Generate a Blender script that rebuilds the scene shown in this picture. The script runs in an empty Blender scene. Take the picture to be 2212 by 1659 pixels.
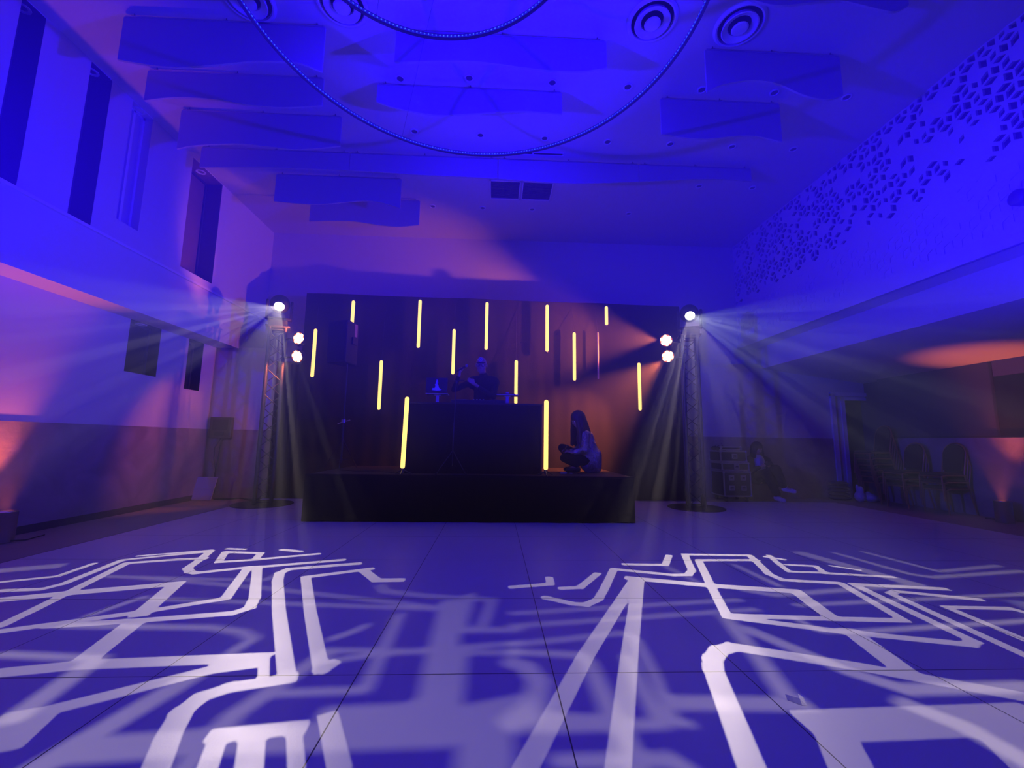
import bpy, bmesh, math, random, json
import numpy as np
from mathutils import Vector, Matrix
random.seed(7)
C = bpy.context.scene
PI = math.pi

# ---------------------------------------------------------------- camera
cam_d = bpy.data.cameras.new('camera')
cam_d.sensor_width = 36.0
cam_d.lens = 36.0 * 919.33 / 2212
cam_d.clip_start = 0.05
cam_o = bpy.data.objects.new('camera', cam_d)
C.collection.objects.link(cam_o)
_R = Vector((0.99902491, -0.04218514, 0.01302436))
_U = Vector((-0.0185047, -0.13224927, 0.99104375))
_F = Vector((0.04008486, 0.99031841, 0.13290094))
CAM = Vector((0, 0, 1.12))
M = Matrix.Identity(4)
for i in range(3):
    M[i][0] = _R[i]; M[i][1] = _U[i]; M[i][2] = -_F[i]; M[i][3] = CAM[i]
cam_o.matrix_world = M
C.camera = cam_o

# ---------------------------------------------------------------- view / sampling quality
C.view_settings.view_transform = 'Standard'
C.view_settings.look = 'None'
C.view_settings.gamma = 1
C.view_settings.use_curve_mapping = False
C.view_settings.exposure = 0.0
cy = C.cycles
cy.use_denoising = True
cy.use_light_tree = True
cy.max_bounces = 4
cy.diffuse_bounces = 2
cy.glossy_bounces = 3
cy.transmission_bounces = 3
cy.volume_bounces = 0
cy.transparent_max_bounces = 6
cy.sample_clamp_indirect = 4
cy.sample_clamp_direct = 30
cy.caustics_reflective = False
cy.caustics_refractive = False
cy.blur_glossy = 1.0
cy.use_adaptive_sampling = True
cy.adaptive_threshold = 0.05

# ---------------------------------------------------------------- world: dark hall filled with thin stage haze
W = bpy.data.worlds.new('world')
C.world = W
W.use_nodes = True
nt = W.node_tree
nt.nodes['Background'].inputs['Color'].default_value = (0.0, 0.0, 0.0, 1)
nt.nodes['Background'].inputs['Strength'].default_value = 0.0
vs = nt.nodes.new('ShaderNodeVolumeScatter')
vs.inputs['Color'].default_value = (1, 1, 1, 1)
HAZE = 0.042
vs.inputs['Density'].default_value = HAZE
vs.inputs['Anisotropy'].default_value = 0.35
nt.links.new(vs.outputs[0], nt.nodes['World Output'].inputs['Volume'])

# ---------------------------------------------------------------- lights
def light(kind, name, loc, direction, power, color, size=0.05, cone=60, blend=0.3):
    d = bpy.data.lights.new(name, kind)
    d.energy = power
    d.color = color
    if kind == 'SPOT':
        d.spot_size = math.radians(cone)
        d.spot_blend = blend
        d.shadow_soft_size = size
    elif kind == 'POINT':
        d.shadow_soft_size = size
    elif kind == 'AREA':
        d.size = size
    o = bpy.data.objects.new(name, d)
    C.collection.objects.link(o)
    o.location = loc
    if direction is not None:
        o.rotation_euler = Vector(direction).to_track_quat('-Z', 'Y').to_euler()
    return o

BLUE = (0.012, 0.0, 1.0)
ORANGE = (1.0, 0.22, 0.06)
# blue wash parcans on the two rear totems (beside and slightly behind the camera's field of view)
BLUE_P = 6000
light('SPOT', 'blue_wash_left', (-4.75, 1.72, 2.25), (9.4, 4.3, 3.0), BLUE_P, BLUE, 0.05, 70, 1.0)
light('SPOT', 'blue_wash_right', (4.72, 1.72, 2.25), (-9.4, 4.3, 3.0), BLUE_P, BLUE, 0.05, 70, 1.0)
# unseen blue fill lamp added behind the camera
light('AREA', 'blue_fill_rear', (0, -1.5, 4.6), (0, 0.8, -0.5), 55, (0.02, 0.0, 1.0), 1.5)
# gobo projectors (moving heads)
HEAD_L = Vector((-3.89, 7.57, 3.50)); HEAD_R = Vector((3.575, 7.50, 3.50))
REAR_L = Vector((-3.93, 0.4, 3.50)); REAR_R = Vector((3.9, 0.4, 3.50))
AIM_L = Vector((-2.0, 2.9, 0)); AIM_R = Vector((1.9, 2.8, 0))
AIM_BL = Vector((-1.6, 2.7, 0)); AIM_BR = Vector((2.2, 2.9, 0))
WHITE = (1.0, 0.83, 0.73)
GOBO_P = 1200
for nm, L, A, pw, sz in (('gobo_beam_left', HEAD_L, AIM_L, GOBO_P, 0.00004), ('gobo_beam_right', HEAD_R, AIM_R, GOBO_P, 0.00004),
                         ('soft_gobo_beam_left', REAR_L, AIM_BL, 330, 0.00034), ('soft_gobo_beam_right', REAR_R, AIM_BR, 330, 0.00034)):
    light('SPOT', nm, L, A - L, pw, WHITE, sz, 104, 0.05)
# side rays of the moving heads' prisms: many narrow beams visible in the haze
def ray_fan(name, loc, direction, power, color, cone, seed):
    o = light('SPOT', name, loc, direction, power, color, 0.012, cone, 0.35)
    o.data.use_nodes = True; n = o.data.node_tree
    em = next(x for x in n.nodes if x.type == 'EMISSION')
    tc = n.nodes.new('ShaderNodeTexCoord'); nz = n.nodes.new('ShaderNodeTexNoise'); nz.noise_dimensions = '4D'
    nz.inputs['W'].default_value = seed; nz.inputs['Scale'].default_value = 25.0; nz.inputs['Detail'].default_value = 1.0
    cr = n.nodes.new('ShaderNodeMapRange'); cr.inputs['From Min'].default_value = 0.50; cr.inputs['From Max'].default_value = 0.60
    cr.inputs['To Min'].default_value = 0.06; cr.inputs['To Max'].default_value = 1.0
    n.links.new(tc.outputs['Normal'], nz.inputs['Vector']); n.links.new(nz.outputs['Fac'], cr.inputs['Value']); n.links.new(cr.outputs[0], em.inputs['Strength'])
dL = (AIM_L - HEAD_L).normalized(); dR = (AIM_R - HEAD_R).normalized()
ray_fan('ray_fan_left', HEAD_L + dL * 0.15, (-0.08, -1.0, -0.46), 1300, (0.95, 0.80, 1.0), 27, 2.7)
ray_fan('ray_fan_right', HEAD_R + dR * 0.15, (0.17, -1.0, -0.46), 950, (0.92, 0.96, 1.0), 32, 5.3)
# orange parcans on the front totems
PARS = [((-3.44, 7.42, 2.85), (-0.70, 0.12, 0.62), 'upper of the two glowing orange parcans on the left truss totem'),
        ((-3.44, 7.42, 2.53), (-0.74, 0.12, -0.58), 'lower of the two glowing orange parcans on the left truss totem'),
        ((3.06, 7.36, 2.95), (-0.93, 0.42, 0.14), 'upper of the two glowing orange parcans on the right truss totem'),
        ((3.08, 7.36, 2.66), (-0.73, 0.34, -0.64), 'lower of the two glowing orange parcans on the right truss totem')]
PAR_P = [130, 120, 1100, 1300]
for (loc, d, _), pw in zip(PARS, PAR_P):
    dn = Vector(d).normalized()
    light('SPOT', 'orange_parcan_beam', Vector(loc) + dn * 0.11, dn, pw, ORANGE, 0.05, 66, 0.6)
# orange floor uplights beside the side walls
UPL = [((-5.22, 4.93), 'left'), ((7.85, 6.42), 'right')]
for (x, y), s in UPL:
    light('SPOT', 'uplight_beam_' + s, (x, y, 0.25), (-0.06 if s == 'left' else 0.04, 0, 1), 230, (1.0, 0.17, 0.05), 0.04, 52, 0.9)

# ---------------------------------------------------------------- materials
MATS = {}
def mat(name, color, rough=0.6, metal=0.0, emis=None, strength=0.0, bump=0.0, bscale=40.0, spec=0.5, vary=0.0, vscale=3.0):
    if name in MATS: return MATS[name]
    m = bpy.data.materials.new(name); m.use_nodes = True
    n = m.node_tree; b = n.nodes['Principled BSDF']
    b.inputs['Base Color'].default_value = (*color, 1)
    b.inputs['Roughness'].default_value = rough
    b.inputs['Metallic'].default_value = metal
    b.inputs['Specular IOR Level'].default_value = spec
    if emis:
        b.inputs['Emission Color'].default_value = (*emis, 1)
        b.inputs['Emission Strength'].default_value = strength
    tc = n.nodes.new('ShaderNodeTexCoord')
    if bump:
        nz = n.nodes.new('ShaderNodeTexNoise'); nz.inputs['Scale'].default_value = bscale
        n.links.new(tc.outputs['Object'], nz.inputs['Vector'])
        bp = n.nodes.new('ShaderNodeBump'); bp.inputs['Strength'].default_value = bump; bp.inputs['Distance'].default_value = 0.01
        n.links.new(nz.outputs['Fac'], bp.inputs['Height']); n.links.new(bp.outputs[0], b.inputs['Normal'])
    if vary:
        nz = n.nodes.new('ShaderNodeTexNoise'); nz.inputs['Scale'].default_value = vscale; nz.inputs['Detail'].default_value = 5
        n.links.new(tc.outputs['Object'], nz.inputs['Vector'])
        mx = n.nodes.new('ShaderNodeMix'); mx.data_type = 'RGBA'
        n.links.new(nz.outputs['Fac'], mx.inputs['Factor'])
        mx.inputs['A'].default_value = (*[c * (1 - vary) for c in color], 1)
        mx.inputs['B'].default_value = (*[min(1, c * (1 + vary)) for c in color], 1)
        n.links.new(mx.outputs['Result'], b.inputs['Base Color'])
    MATS[name] = m
    return m

def emitter(name, color, strength):
    if name in MATS: return MATS[name]
    m = bpy.data.materials.new(name); m.use_nodes = True
    n = m.node_tree; n.nodes.clear()
    e = n.nodes.new('ShaderNodeEmission'); e.inputs['Color'].default_value = (*color, 1); e.inputs['Strength'].default_value = strength
    o = n.nodes.new('ShaderNodeOutputMaterial'); n.links.new(e.outputs[0], o.inputs['Surface'])
    MATS[name] = m
    return m

def lens_glass(name, color, strength):       # clear glass that also glows: lets the projector's beam through
    m = bpy.data.materials.new(name); m.use_nodes = True
    n = m.node_tree; n.nodes.clear()
    e = n.nodes.new('ShaderNodeEmission'); e.inputs['Color'].default_value = (*color, 1); e.inputs['Strength'].default_value = strength
    t = n.nodes.new('ShaderNodeBsdfTransparent'); a = n.nodes.new('ShaderNodeAddShader')
    o = n.nodes.new('ShaderNodeOutputMaterial')
    n.links.new(e.outputs[0], a.inputs[0]); n.links.new(t.outputs[0], a.inputs[1]); n.links.new(a.outputs[0], o.inputs['Surface'])
    return m

m_wall = mat('white_painted_plaster', (0.62, 0.61, 0.60), 0.75, bump=0.08, bscale=120)
m_ceil = mat('white_ceiling_plaster', (0.62, 0.61, 0.60), 0.85, bump=0.05, bscale=60)
m_trim = mat('white_gloss_trim', (0.75, 0.75, 0.75), 0.45)
m_baffle = mat('acoustic_baffle_felt', (0.46, 0.46, 0.47), 0.95, bump=0.15, bscale=300)
m_metal = mat('dark_grey_metal', (0.10, 0.10, 0.105), 0.45, 0.6)
m_alu = mat('aluminium', (0.55, 0.55, 0.57), 0.35, 0.9)
m_black = mat('black_plastic', (0.012, 0.012, 0.014), 0.5)
m_matblack = mat('matte_black_cloth', (0.010, 0.010, 0.011), 0.95, bump=0.4, bscale=18, spec=0.1)
m_truss = mat('black_truss_steel', (0.05, 0.05, 0.055), 0.5, 0.3)
m_steel = mat('brushed_steel', (0.6, 0.6, 0.62), 0.28, 1.0)
m_dark = mat('dark_glass', (0.02, 0.022, 0.026), 0.12)
m_wire = mat('dark_wire', (0.03, 0.03, 0.03), 0.6)
m_vent = mat('dark_grille', (0.10, 0.09, 0.09), 0.8)
m_frame = mat('window_frame_grey', (0.04, 0.04, 0.045), 0.5)

def wainscot_mat():
    m = bpy.data.materials.new('wainscot_stone_texture'); m.use_nodes = True
    n = m.node_tree; b = n.nodes['Principled BSDF']; b.inputs['Roughness'].default_value = 0.5
    tc = n.nodes.new('ShaderNodeTexCoord')
    nz = n.nodes.new('ShaderNodeTexNoise'); nz.inputs['Scale'].default_value = 2.2; nz.inputs['Detail'].default_value = 8; nz.inputs['Distortion'].default_value = 1.2
    n.links.new(tc.outputs['Object'], nz.inputs['Vector'])
    cr = n.nodes.new('ShaderNodeValToRGB')
    cr.color_ramp.elements[0].color = (0.26, 0.22, 0.20, 1); cr.color_ramp.elements[0].position = 0.3
    cr.color_ramp.elements[1].color = (0.42, 0.36, 0.32, 1); cr.color_ramp.elements[1].position = 0.75
    n.links.new(nz.outputs['Fac'], cr.inputs[0]); n.links.new(cr.outputs[0], b.inputs['Base Color'])
    n2 = n.nodes.new('ShaderNodeTexNoise'); n2.inputs['Scale'].default_value = 9; n2.inputs['Detail'].default_value = 6
    n.links.new(tc.outputs['Object'], n2.inputs['Vector'])
    bp = n.nodes.new('ShaderNodeBump'); bp.inputs['Strength'].default_value = 0.35; bp.inputs['Distance'].default_value = 0.02
    n.links.new(n2.outputs['Fac'], bp.inputs['Height']); n.links.new(bp.outputs[0], b.inputs['Normal'])
    return m
m_wains = wainscot_mat()

def dance_mat():                             # white laminate panels with hairline seams
    m = bpy.data.materials.new('white_dance_floor_panels'); m.use_nodes = True
    n = m.node_tree; b = n.nodes['Principled BSDF']
    tc = n.nodes.new('ShaderNodeTexCoord'); sp = n.nodes.new('ShaderNodeSeparateXYZ')
    n.links.new(tc.outputs['Object'], sp.inputs[0])
    def seam(out, off, step, w):
        a = n.nodes.new('ShaderNodeMath'); a.operation = 'SUBTRACT'; n.links.new(out, a.inputs[0]); a.inputs[1].default_value = off
        f = n.nodes.new('ShaderNodeMath'); f.operation = 'PINGPONG'; n.links.new(a.outputs[0], f.inputs[0]); f.inputs[1].default_value = step / 2
        g = n.nodes.new('ShaderNodeMath'); g.operation = 'LESS_THAN'; n.links.new(f.outputs[0], g.inputs[0]); g.inputs[1].default_value = w
        return g.outputs[0]
    s1 = seam(sp.outputs['X'], -0.633, 0.943, 0.0028); s2 = seam(sp.outputs['Y'], 2.235, 0.995, 0.003)
    mx = n.nodes.new('ShaderNodeMath'); mx.operation = 'MAXIMUM'; n.links.new(s1, mx.inputs[0]); n.links.new(s2, mx.inputs[1])
    nz = n.nodes.new('ShaderNodeTexNoise'); nz.inputs['Scale'].default_value = 1.3; nz.inputs['Detail'].default_value = 6
    n.links.new(tc.outputs['Object'], nz.inputs['Vector'])
    cr = n.nodes.new('ShaderNodeValToRGB')
    cr.color_ramp.elements[0].color = (0.71, 0.71, 0.71, 1); cr.color_ramp.elements[0].position = 0.3
    cr.color_ramp.elements[1].color = (0.75, 0.75, 0.75, 1); cr.color_ramp.elements[1].position = 0.7
    n.links.new(nz.outputs['Fac'], cr.inputs[0])
    mc = n.nodes.new('ShaderNodeMix'); mc.data_type = 'RGBA'
    n.links.new(mx.outputs[0], mc.inputs['Factor']); n.links.new(cr.outputs[0], mc.inputs['A']); mc.inputs['B'].default_value = (0.05, 0.05, 0.06, 1)
    n.links.new(mc.outputs['Result'], b.inputs['Base Color'])
    n3 = n.nodes.new('ShaderNodeTexNoise'); n3.inputs['Scale'].default_value = 6; n3.inputs['Detail'].default_value = 8
    n.links.new(tc.outputs['Object'], n3.inputs['Vector'])
    mr = n.nodes.new('ShaderNodeMapRange'); mr.inputs['To Min'].default_value = 0.38; mr.inputs['To Max'].default_value = 0.46
    n.links.new(n3.outputs['Fac'], mr.inputs['Value']); n.links.new(mr.outputs[0], b.inputs['Roughness'])
    n4 = n.nodes.new('ShaderNodeTexNoise'); n4.inputs['Scale'].default_value = 130
    n.links.new(tc.outputs['Object'], n4.inputs['Vector'])
    bp = n.nodes.new('ShaderNodeBump'); bp.inputs['Strength'].default_value = 0.06; bp.inputs['Distance'].default_value = 0.004
    n.links.new(n4.outputs['Fac'], bp.inputs['Height']); n.links.new(bp.outputs[0], b.inputs['Normal'])
    return m
m_dance = dance_mat()

# ---------------------------------------------------------------- mesh helpers
class MB:
    def __init__(s): s.v = []; s.f = []
    def add(s, vs, fs):
        k = len(s.v); s.v += [tuple(v) for v in vs]; s.f += [tuple(k + i for i in f) for f in fs]; return s
    def box(s, x0, x1, y0, y1, z0, z1):
        vs = [(x, y, z) for z in (z0, z1) for y in (y0, y1) for x in (x0, x1)]
        return s.add(vs, [(0, 2, 3, 1), (4, 5, 7, 6), (0, 1, 5, 4), (2, 6, 7, 3), (0, 4, 6, 2), (1, 3, 7, 5)])
    def cbox(s, c, sz, rz=0, rot=None):
        R = rot or Matrix.Rotation(rz, 3, 'Z'); c = Vector(c)
        vs = [c + R @ Vector((sx * sz[0] / 2, sy * sz[1] / 2, q * sz[2] / 2)) for q in (-1, 1) for sy in (-1, 1) for sx in (-1, 1)]
        return s.add(vs, [(0, 2, 3, 1), (4, 5, 7, 6), (0, 1, 5, 4), (2, 6, 7, 3), (0, 4, 6, 2), (1, 3, 7, 5)])
    def ring(s, c, d, r, n):
        d = Vector(d).normalized(); a = d.orthogonal().normalized(); b = d.cross(a)
        return [Vector(c) + (a * math.cos(2 * PI * i / n) + b * math.sin(2 * PI * i / n)) * r for i in range(n)]
    def tube(s, pts, r, n=8, caps=True, closed=False):
        pts = [Vector(p) for p in pts]; rr = r if isinstance(r, (list, tuple)) else [r] * len(pts)
        k = len(s.v); a = None; N = len(pts)
        for i, p in enumerate(pts):
            if closed: d = pts[(i + 1) % N] - pts[i - 1]
            else: d = pts[min(i + 1, N - 1)] - pts[max(i - 1, 0)]
            d.normalize()
            a = d.orthogonal().normalized() if a is None else (a - d * a.dot(d)).normalized()
            b = d.cross(a)
            for j in range(n):
                t = 2 * PI * j / n
                s.v.append(tuple(p + (a * math.cos(t) + b * math.sin(t)) * rr[i]))
        for i in range(N if closed else N - 1):
            o = k + i * n; q = k + ((i + 1) % N) * n
            for j in range(n):
                j2 = (j + 1) % n; s.f.append((o + j, o + j2, q + j2, q + j))
        if caps and not closed:
            s.f.append(tuple(k + j for j in reversed(range(n)))); s.f.append(tuple(k + (N - 1) * n + j for j in range(n)))
        return s
    def capsule(s, p0, p1, r0, r1=None, n=12, m=4):
        r1 = r0 if r1 is None else r1; p0 = Vector(p0); p1 = Vector(p1); d = (p1 - p0).normalized()
        P = []; Rr = []
        for i in range(m + 1):
            t = PI / 2 * i / m; P.append(p0 - d * r0 * math.cos(t)); Rr.append(max(1e-4, r0 * math.sin(t)))
        for i in range(m + 1):
            t = PI / 2 * i / m; P.append(p1 + d * r1 * math.sin(t)); Rr.append(max(1e-4, r1 * math.cos(t)))
        # straight frame: tube() would shrink frames badly for coincident centres, so do it directly
        a = d.orthogonal().normalized(); b = d.cross(a); k = len(s.v)
        for p, r in zip(P, Rr):
            for j in range(n):
                t = 2 * PI * j / n; s.v.append(tuple(p + (a * math.cos(t) + b * math.sin(t)) * r))
        for i in range(len(P) - 1):
            for j in range(n):
                j2 = (j + 1) % n; s.f.append((k + i * n + j, k + i * n + j2, k + (i + 1) * n + j2, k + (i + 1) * n + j))
        s.f.append(tuple(k + j for j in reversed(range(n)))); s.f.append(tuple(k + (len(P) - 1) * n + j for j in range(n)))
        return s
    def ellipsoid(s, c, r, rot=None, n=16, m=10):
        c = Vector(c); R = rot or Matrix.Identity(3); k = len(s.v)
        s.v.append(tuple(c + R @ Vector((0, 0, -r[2]))))
        for i in range(1, m):
            ph = -PI / 2 + PI * i / m
            for j in range(n):
                t = 2 * PI * j / n
                s.v.append(tuple(c + R @ Vector((r[0] * math.cos(ph) * math.cos(t), r[1] * math.cos(ph) * math.sin(t), r[2] * math.sin(ph)))))
        s.v.append(tuple(c + R @ Vector((0, 0, r[2]))))
        for j in range(n):
            s.f.append((k, k + 1 + (j + 1) % n, k + 1 + j))
            e = k + 1 + (m - 2) * n; s.f.append((e + j, e + (j + 1) % n, k + 1 + (m - 1) * n))
        for i in range(m - 2):
            for j in range(n):
                a = k + 1 + i * n; b = a + n; s.f.append((a + j, a + (j + 1) % n, b + (j + 1) % n, b + j))
        return s
    def lathe(s, c, d, prof, n=32, close=False):           # prof: (radius, along)
        c = Vector(c); d = Vector(d).normalized(); a = d.orthogonal().normalized(); b = d.cross(a); k = len(s.v); N = len(prof)
        for r, h in prof:
            for j in range(n):
                t = 2 * PI * j / n; s.v.append(tuple(c + d * h + (a * math.cos(t) + b * math.sin(t)) * max(r, 1e-4)))
        for i in range(N if close else N - 1):
            o = k + i * n; q = k + ((i + 1) % N) * n
            for j in range(n):
                j2 = (j + 1) % n; s.f.append((o + j, o + j2, q + j2, q + j))
        return s
    def prism(s, poly, h0, h1, axis='y'):                  # poly in the plane across the axis
        n = len(poly); g = {'y': lambda p, h: (p[0], h, p[1]), 'z': lambda p, h: (p[0], p[1], h), 'x': lambda p, h: (h, p[0], p[1])}[axis]
        vs = [g(p, h0) for p in poly] + [g(p, h1) for p in poly]
        return s.add(vs, [tuple(range(n)), tuple(range(2 * n - 1, n - 1, -1))] + [(i, i + n, (i + 1) % n + n, (i + 1) % n) for i in range(n)])
    def build(s, name, m, parent=None, org=(0, 0, 0), smooth=False, bevel=0, remesh=0, fix=True):
        me = bpy.data.meshes.new(name)
        me.from_pydata([(v[0] - org[0], v[1] - org[1], v[2] - org[2]) for v in s.v], [], s.f)
        me.materials.append(m)
        if fix:
            bm = bmesh.new(); bm.from_mesh(me); bmesh.ops.recalc_face_normals(bm, faces=bm.faces); bm.to_mesh(me); bm.free()
        o = bpy.data.objects.new(name, me); C.collection.objects.link(o)
        if parent: o.parent = parent
        else: o.location = org
        if smooth:
            for p in me.polygons: p.use_smooth = True
        if remesh:
            r = o.modifiers.new('r', 'REMESH'); r.mode = 'VOXEL'; r.voxel_size = remesh; r.use_smooth_shade = True
            q = o.modifiers.new('s', 'SMOOTH'); q.factor = 0.5; q.iterations = 4
        if bevel:
            b = o.modifiers.new('b', 'BEVEL'); b.width = bevel; b.segments = 2; b.limit_method = 'ANGLE'
        return o

def tag(o, label, cat, group=None, kind=None):
    o['label'] = label; o['category'] = cat
    if group: o['group'] = group
    if kind: o['kind'] = kind
    return o
def struct(o):
    o['kind'] = 'structure'; return o
def thing(name, label, cat, loc=(0, 0, 0), rz=0, group=None):
    o = bpy.data.objects.new(name, None); C.collection.objects.link(o); o.empty_display_size = 0.1
    o.location = loc; o.rotation_euler = (0, 0, rz)
    return tag(o, label, cat, group)
def dup(root, loc, rz=0, label=None, group=None, scale=None):
    def cp(o, par):
        c = o.copy(); C.collection.objects.link(c)
        if par is not None: c.parent = par
        for ch in list(o.children): cp(ch, c)
        return c
    r = cp(root, None); r.location = loc; r.rotation_euler = (0, 0, rz)
    if scale: r.scale = scale
    if label: r['label'] = label
    if group: r['group'] = group
    return r
# ================================================================ THE ROOM
ZC = 5.72; FZ = -0.02
def back_y(x): return 8.42 + (x + 5.47) * 0.062        # lower back wall, slightly out of square
struct(MB().box(-6.2, 9.2, -3.2, 10.2, FZ - 0.1, FZ).build('floor', mat('carpet_grey_beige', (0.34, 0.31, 0.29), 0.95, bump=0.3, bscale=150, vary=0.15), org=(0, 0, 0)))
struct(MB().box(-6.2, 9.2, -3.2, 10.2, ZC, ZC + 0.15).build('ceiling', m_ceil))

def pierced(x0, x1, y0, y1, z0, z1, holes):             # wall slab along y with rectangular openings
    b = MB(); y = y0
    for (a, c, p, q) in sorted(holes):
        if a > y: b.box(x0, x1, y, a, z0, z1)
        if p > z0: b.box(x0, x1, a, c, z0, p)
        if q < z1: b.box(x0, x1, a, c, q, z1)
        y = c
    if y < y1: b.box(x0, x1, y, y1, z0, z1)
    return b
XL, XU = -5.47, -5.06
up_holes = [(4.13, 4.37, 3.71, 5.71), (4.91, 5.20, 3.71, 5.71), (5.52, 5.87, 3.98, 5.71), (6.71, 7.48, 3.82, 5.71)]
lo_holes = [(6.43, 7.03, 2.07, 2.86), (7.67, 8.06, 1.96, 2.86)]
wl = MB(); wl.v, wl.f = [], []
b = pierced(XU - 0.32, XU, -3.2, 9.5, 2.86, ZC, up_holes); wl.add(b.v, b.f)
b = pierced(XL - 0.25, XL, -3.2, 9.0, FZ, 2.86, lo_holes); wl.add(b.v, b.f)
wl.box(-6.1, XU - 0.32, -3.2, 9.5, 2.86, ZC)             # mass behind the upper wall
wl.box(-6.1, XL - 0.25, -3.2, 9.0, FZ, 2.86)
struct(wl.build('wall_left', m_wall))
struct(MB().box(XL, XL + 0.018, -3.2, 8.42, FZ, 1.27).build('trim_1', m_wains))
struct(MB().box(XU, XU + 0.035, -3.2, 9.3, 3.655, 3.69).build('trim_2', m_trim))
struct(MB().box(XL + 0.018, XL + 0.03, -3.2, 8.42, FZ, 0.07).build('baseboard_left', mat('dark_baseboard', (0.08, 0.07, 0.07), 0.6)))
# windows of the left wall: recessed slots
m_reveal = mat('matte_black_reveal', (0.010, 0.010, 0.011), 0.95, spec=0.05)
def slot(n, x, y0, y1, z0, z1, depth, glass, lamp=True, mull=False, liner=None):
    fr = MB().box(x - depth, x - depth + 0.03, y0, y0 + 0.035, z0, z1).box(x - depth, x - depth + 0.03, y1 - 0.035, y1, z0, z1)
    fr.box(x - depth, x - depth + 0.03, y0, y1, z0, z0 + 0.035).box(x - depth, x - depth + 0.03, y0, y1, z1 - 0.035, z1)
    if mull: fr.box(x - depth, x - depth + 0.03, (y0 + y1) / 2 - 0.02, (y0 + y1) / 2 + 0.02, z0, z1)
    o = struct(fr.build('window_%d' % n, m_frame if liner else m_trim))
    MB().box(x - depth - 0.01, x - depth + 0.005, y0, y1, z0, z1).build('pane', glass, o)
    if liner:
        lb = MB(); x1 = x - 0.003
        lb.box(x - depth, x1, y0 - 0.004, y0 + 0.004, z0, z1).box(x - depth, x1, y1 - 0.004, y1 + 0.004, z0, z1).box(x - depth, x1, y0, y1, z0 - 0.004, z0 + 0.004).box(x - depth, x1, y0, y1, z1 - 0.004, z1 + 0.004)
        lb.build('reveal', liner, o)
    if lamp:
        MB().lathe((x - depth * 0.45, (y0 + y1) / 2, z1 - 0.002), (0, 0, -1), [(0.075, 0), (0.075, 0.012), (0.05, 0.012), (0.045, 0.002), (0.0, 0.002)], 20).build('recessed_lamp', m_trim, o)
m_slot = mat('dark_window_glass', (0.025, 0.026, 0.032), 0.25)
m_slot2 = mat('orange_lit_window', (0.16, 0.10, 0.07), 0.7, vary=0.3)  # brown puts the orange light falling on this window into its colour
m_blind = mat('pale_window_blind', (0.5, 0.5, 0.52), 0.8)
for i, (h, d, g, mu) in enumerate([(up_holes[0], 0.3, m_slot, 0), (up_holes[1], 0.3, m_slot, 0), (up_holes[2], 0.14, m_blind, 1), (up_holes[3], 0.3, m_slot2, 0)]):
    slot(i + 1, XU, h[0], h[1], h[2], h[3], d, g, True, mu, None if i == 2 else (m_slot2 if i == 3 else m_reveal))
for i, h in enumerate(lo_holes): slot(5 + i, XL, h[0], h[1], h[2], h[3], 0.2, m_slot, i == 0, False, m_reveal)

# far wall: lower part forward, upper part set back
def slab(x0, x1, off0, off1, z0, z1, m=None):            # slab following the lower back wall line
    P = [(x0, back_y(x0) + off0), (x1, back_y(x1) + off0), (x1, back_y(x1) + off1), (x0, back_y(x0) + off1)]
    return MB().prism(P, z0, z1, 'z')
bw = slab(-5.8, 7.87, 0, 0.2, FZ, 2.86); t = slab(7.87, 9.0, 0, 0.2, 2.15, 2.86); bw.add(t.v, t.f)
bw.box(-5.8, 9.0, 9.32, 9.5, 2.6, ZC)
t = slab(-5.8, 9.0, 0, 1.2, 2.80, 2.88); bw.add(t.v, t.f)
struct(bw.build('wall_back', m_wall))
for a, c in ((-5.47, -3.3), (3.3, 7.5)):
    pass
struct(slab(-5.45, 7.52, -0.018, 0, FZ, 1.27).build('trim_3', m_wains))
struct(MB().box(-6.2, 9.2, -3.4, -3.2, FZ, ZC).build('wall_front', m_wall))
# doorway in the far right corner
dr = MB()
for s_ in (slab(7.52, 7.62, -0.05, 0, FZ, 2.27), slab(7.78, 7.87, -0.03, 0.05, FZ, 2.2), slab(7.52, 8.9, -0.05, 0, 2.22, 2.30), slab(7.78, 8.9, -0.03, 0.05, 2.13, 2.2)):
    dr.add(s_.v, s_.f)
door = struct(dr.build('door_1', m_trim))
slab(7.87, 8.95, 0.12, 0.16, FZ, 2.15).build('doorway_dark_sheet', mat('doorway_shade', (0.03, 0.03, 0.035), 0.6), door)  # dark sheet standing in for the shade of the open doorway

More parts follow.
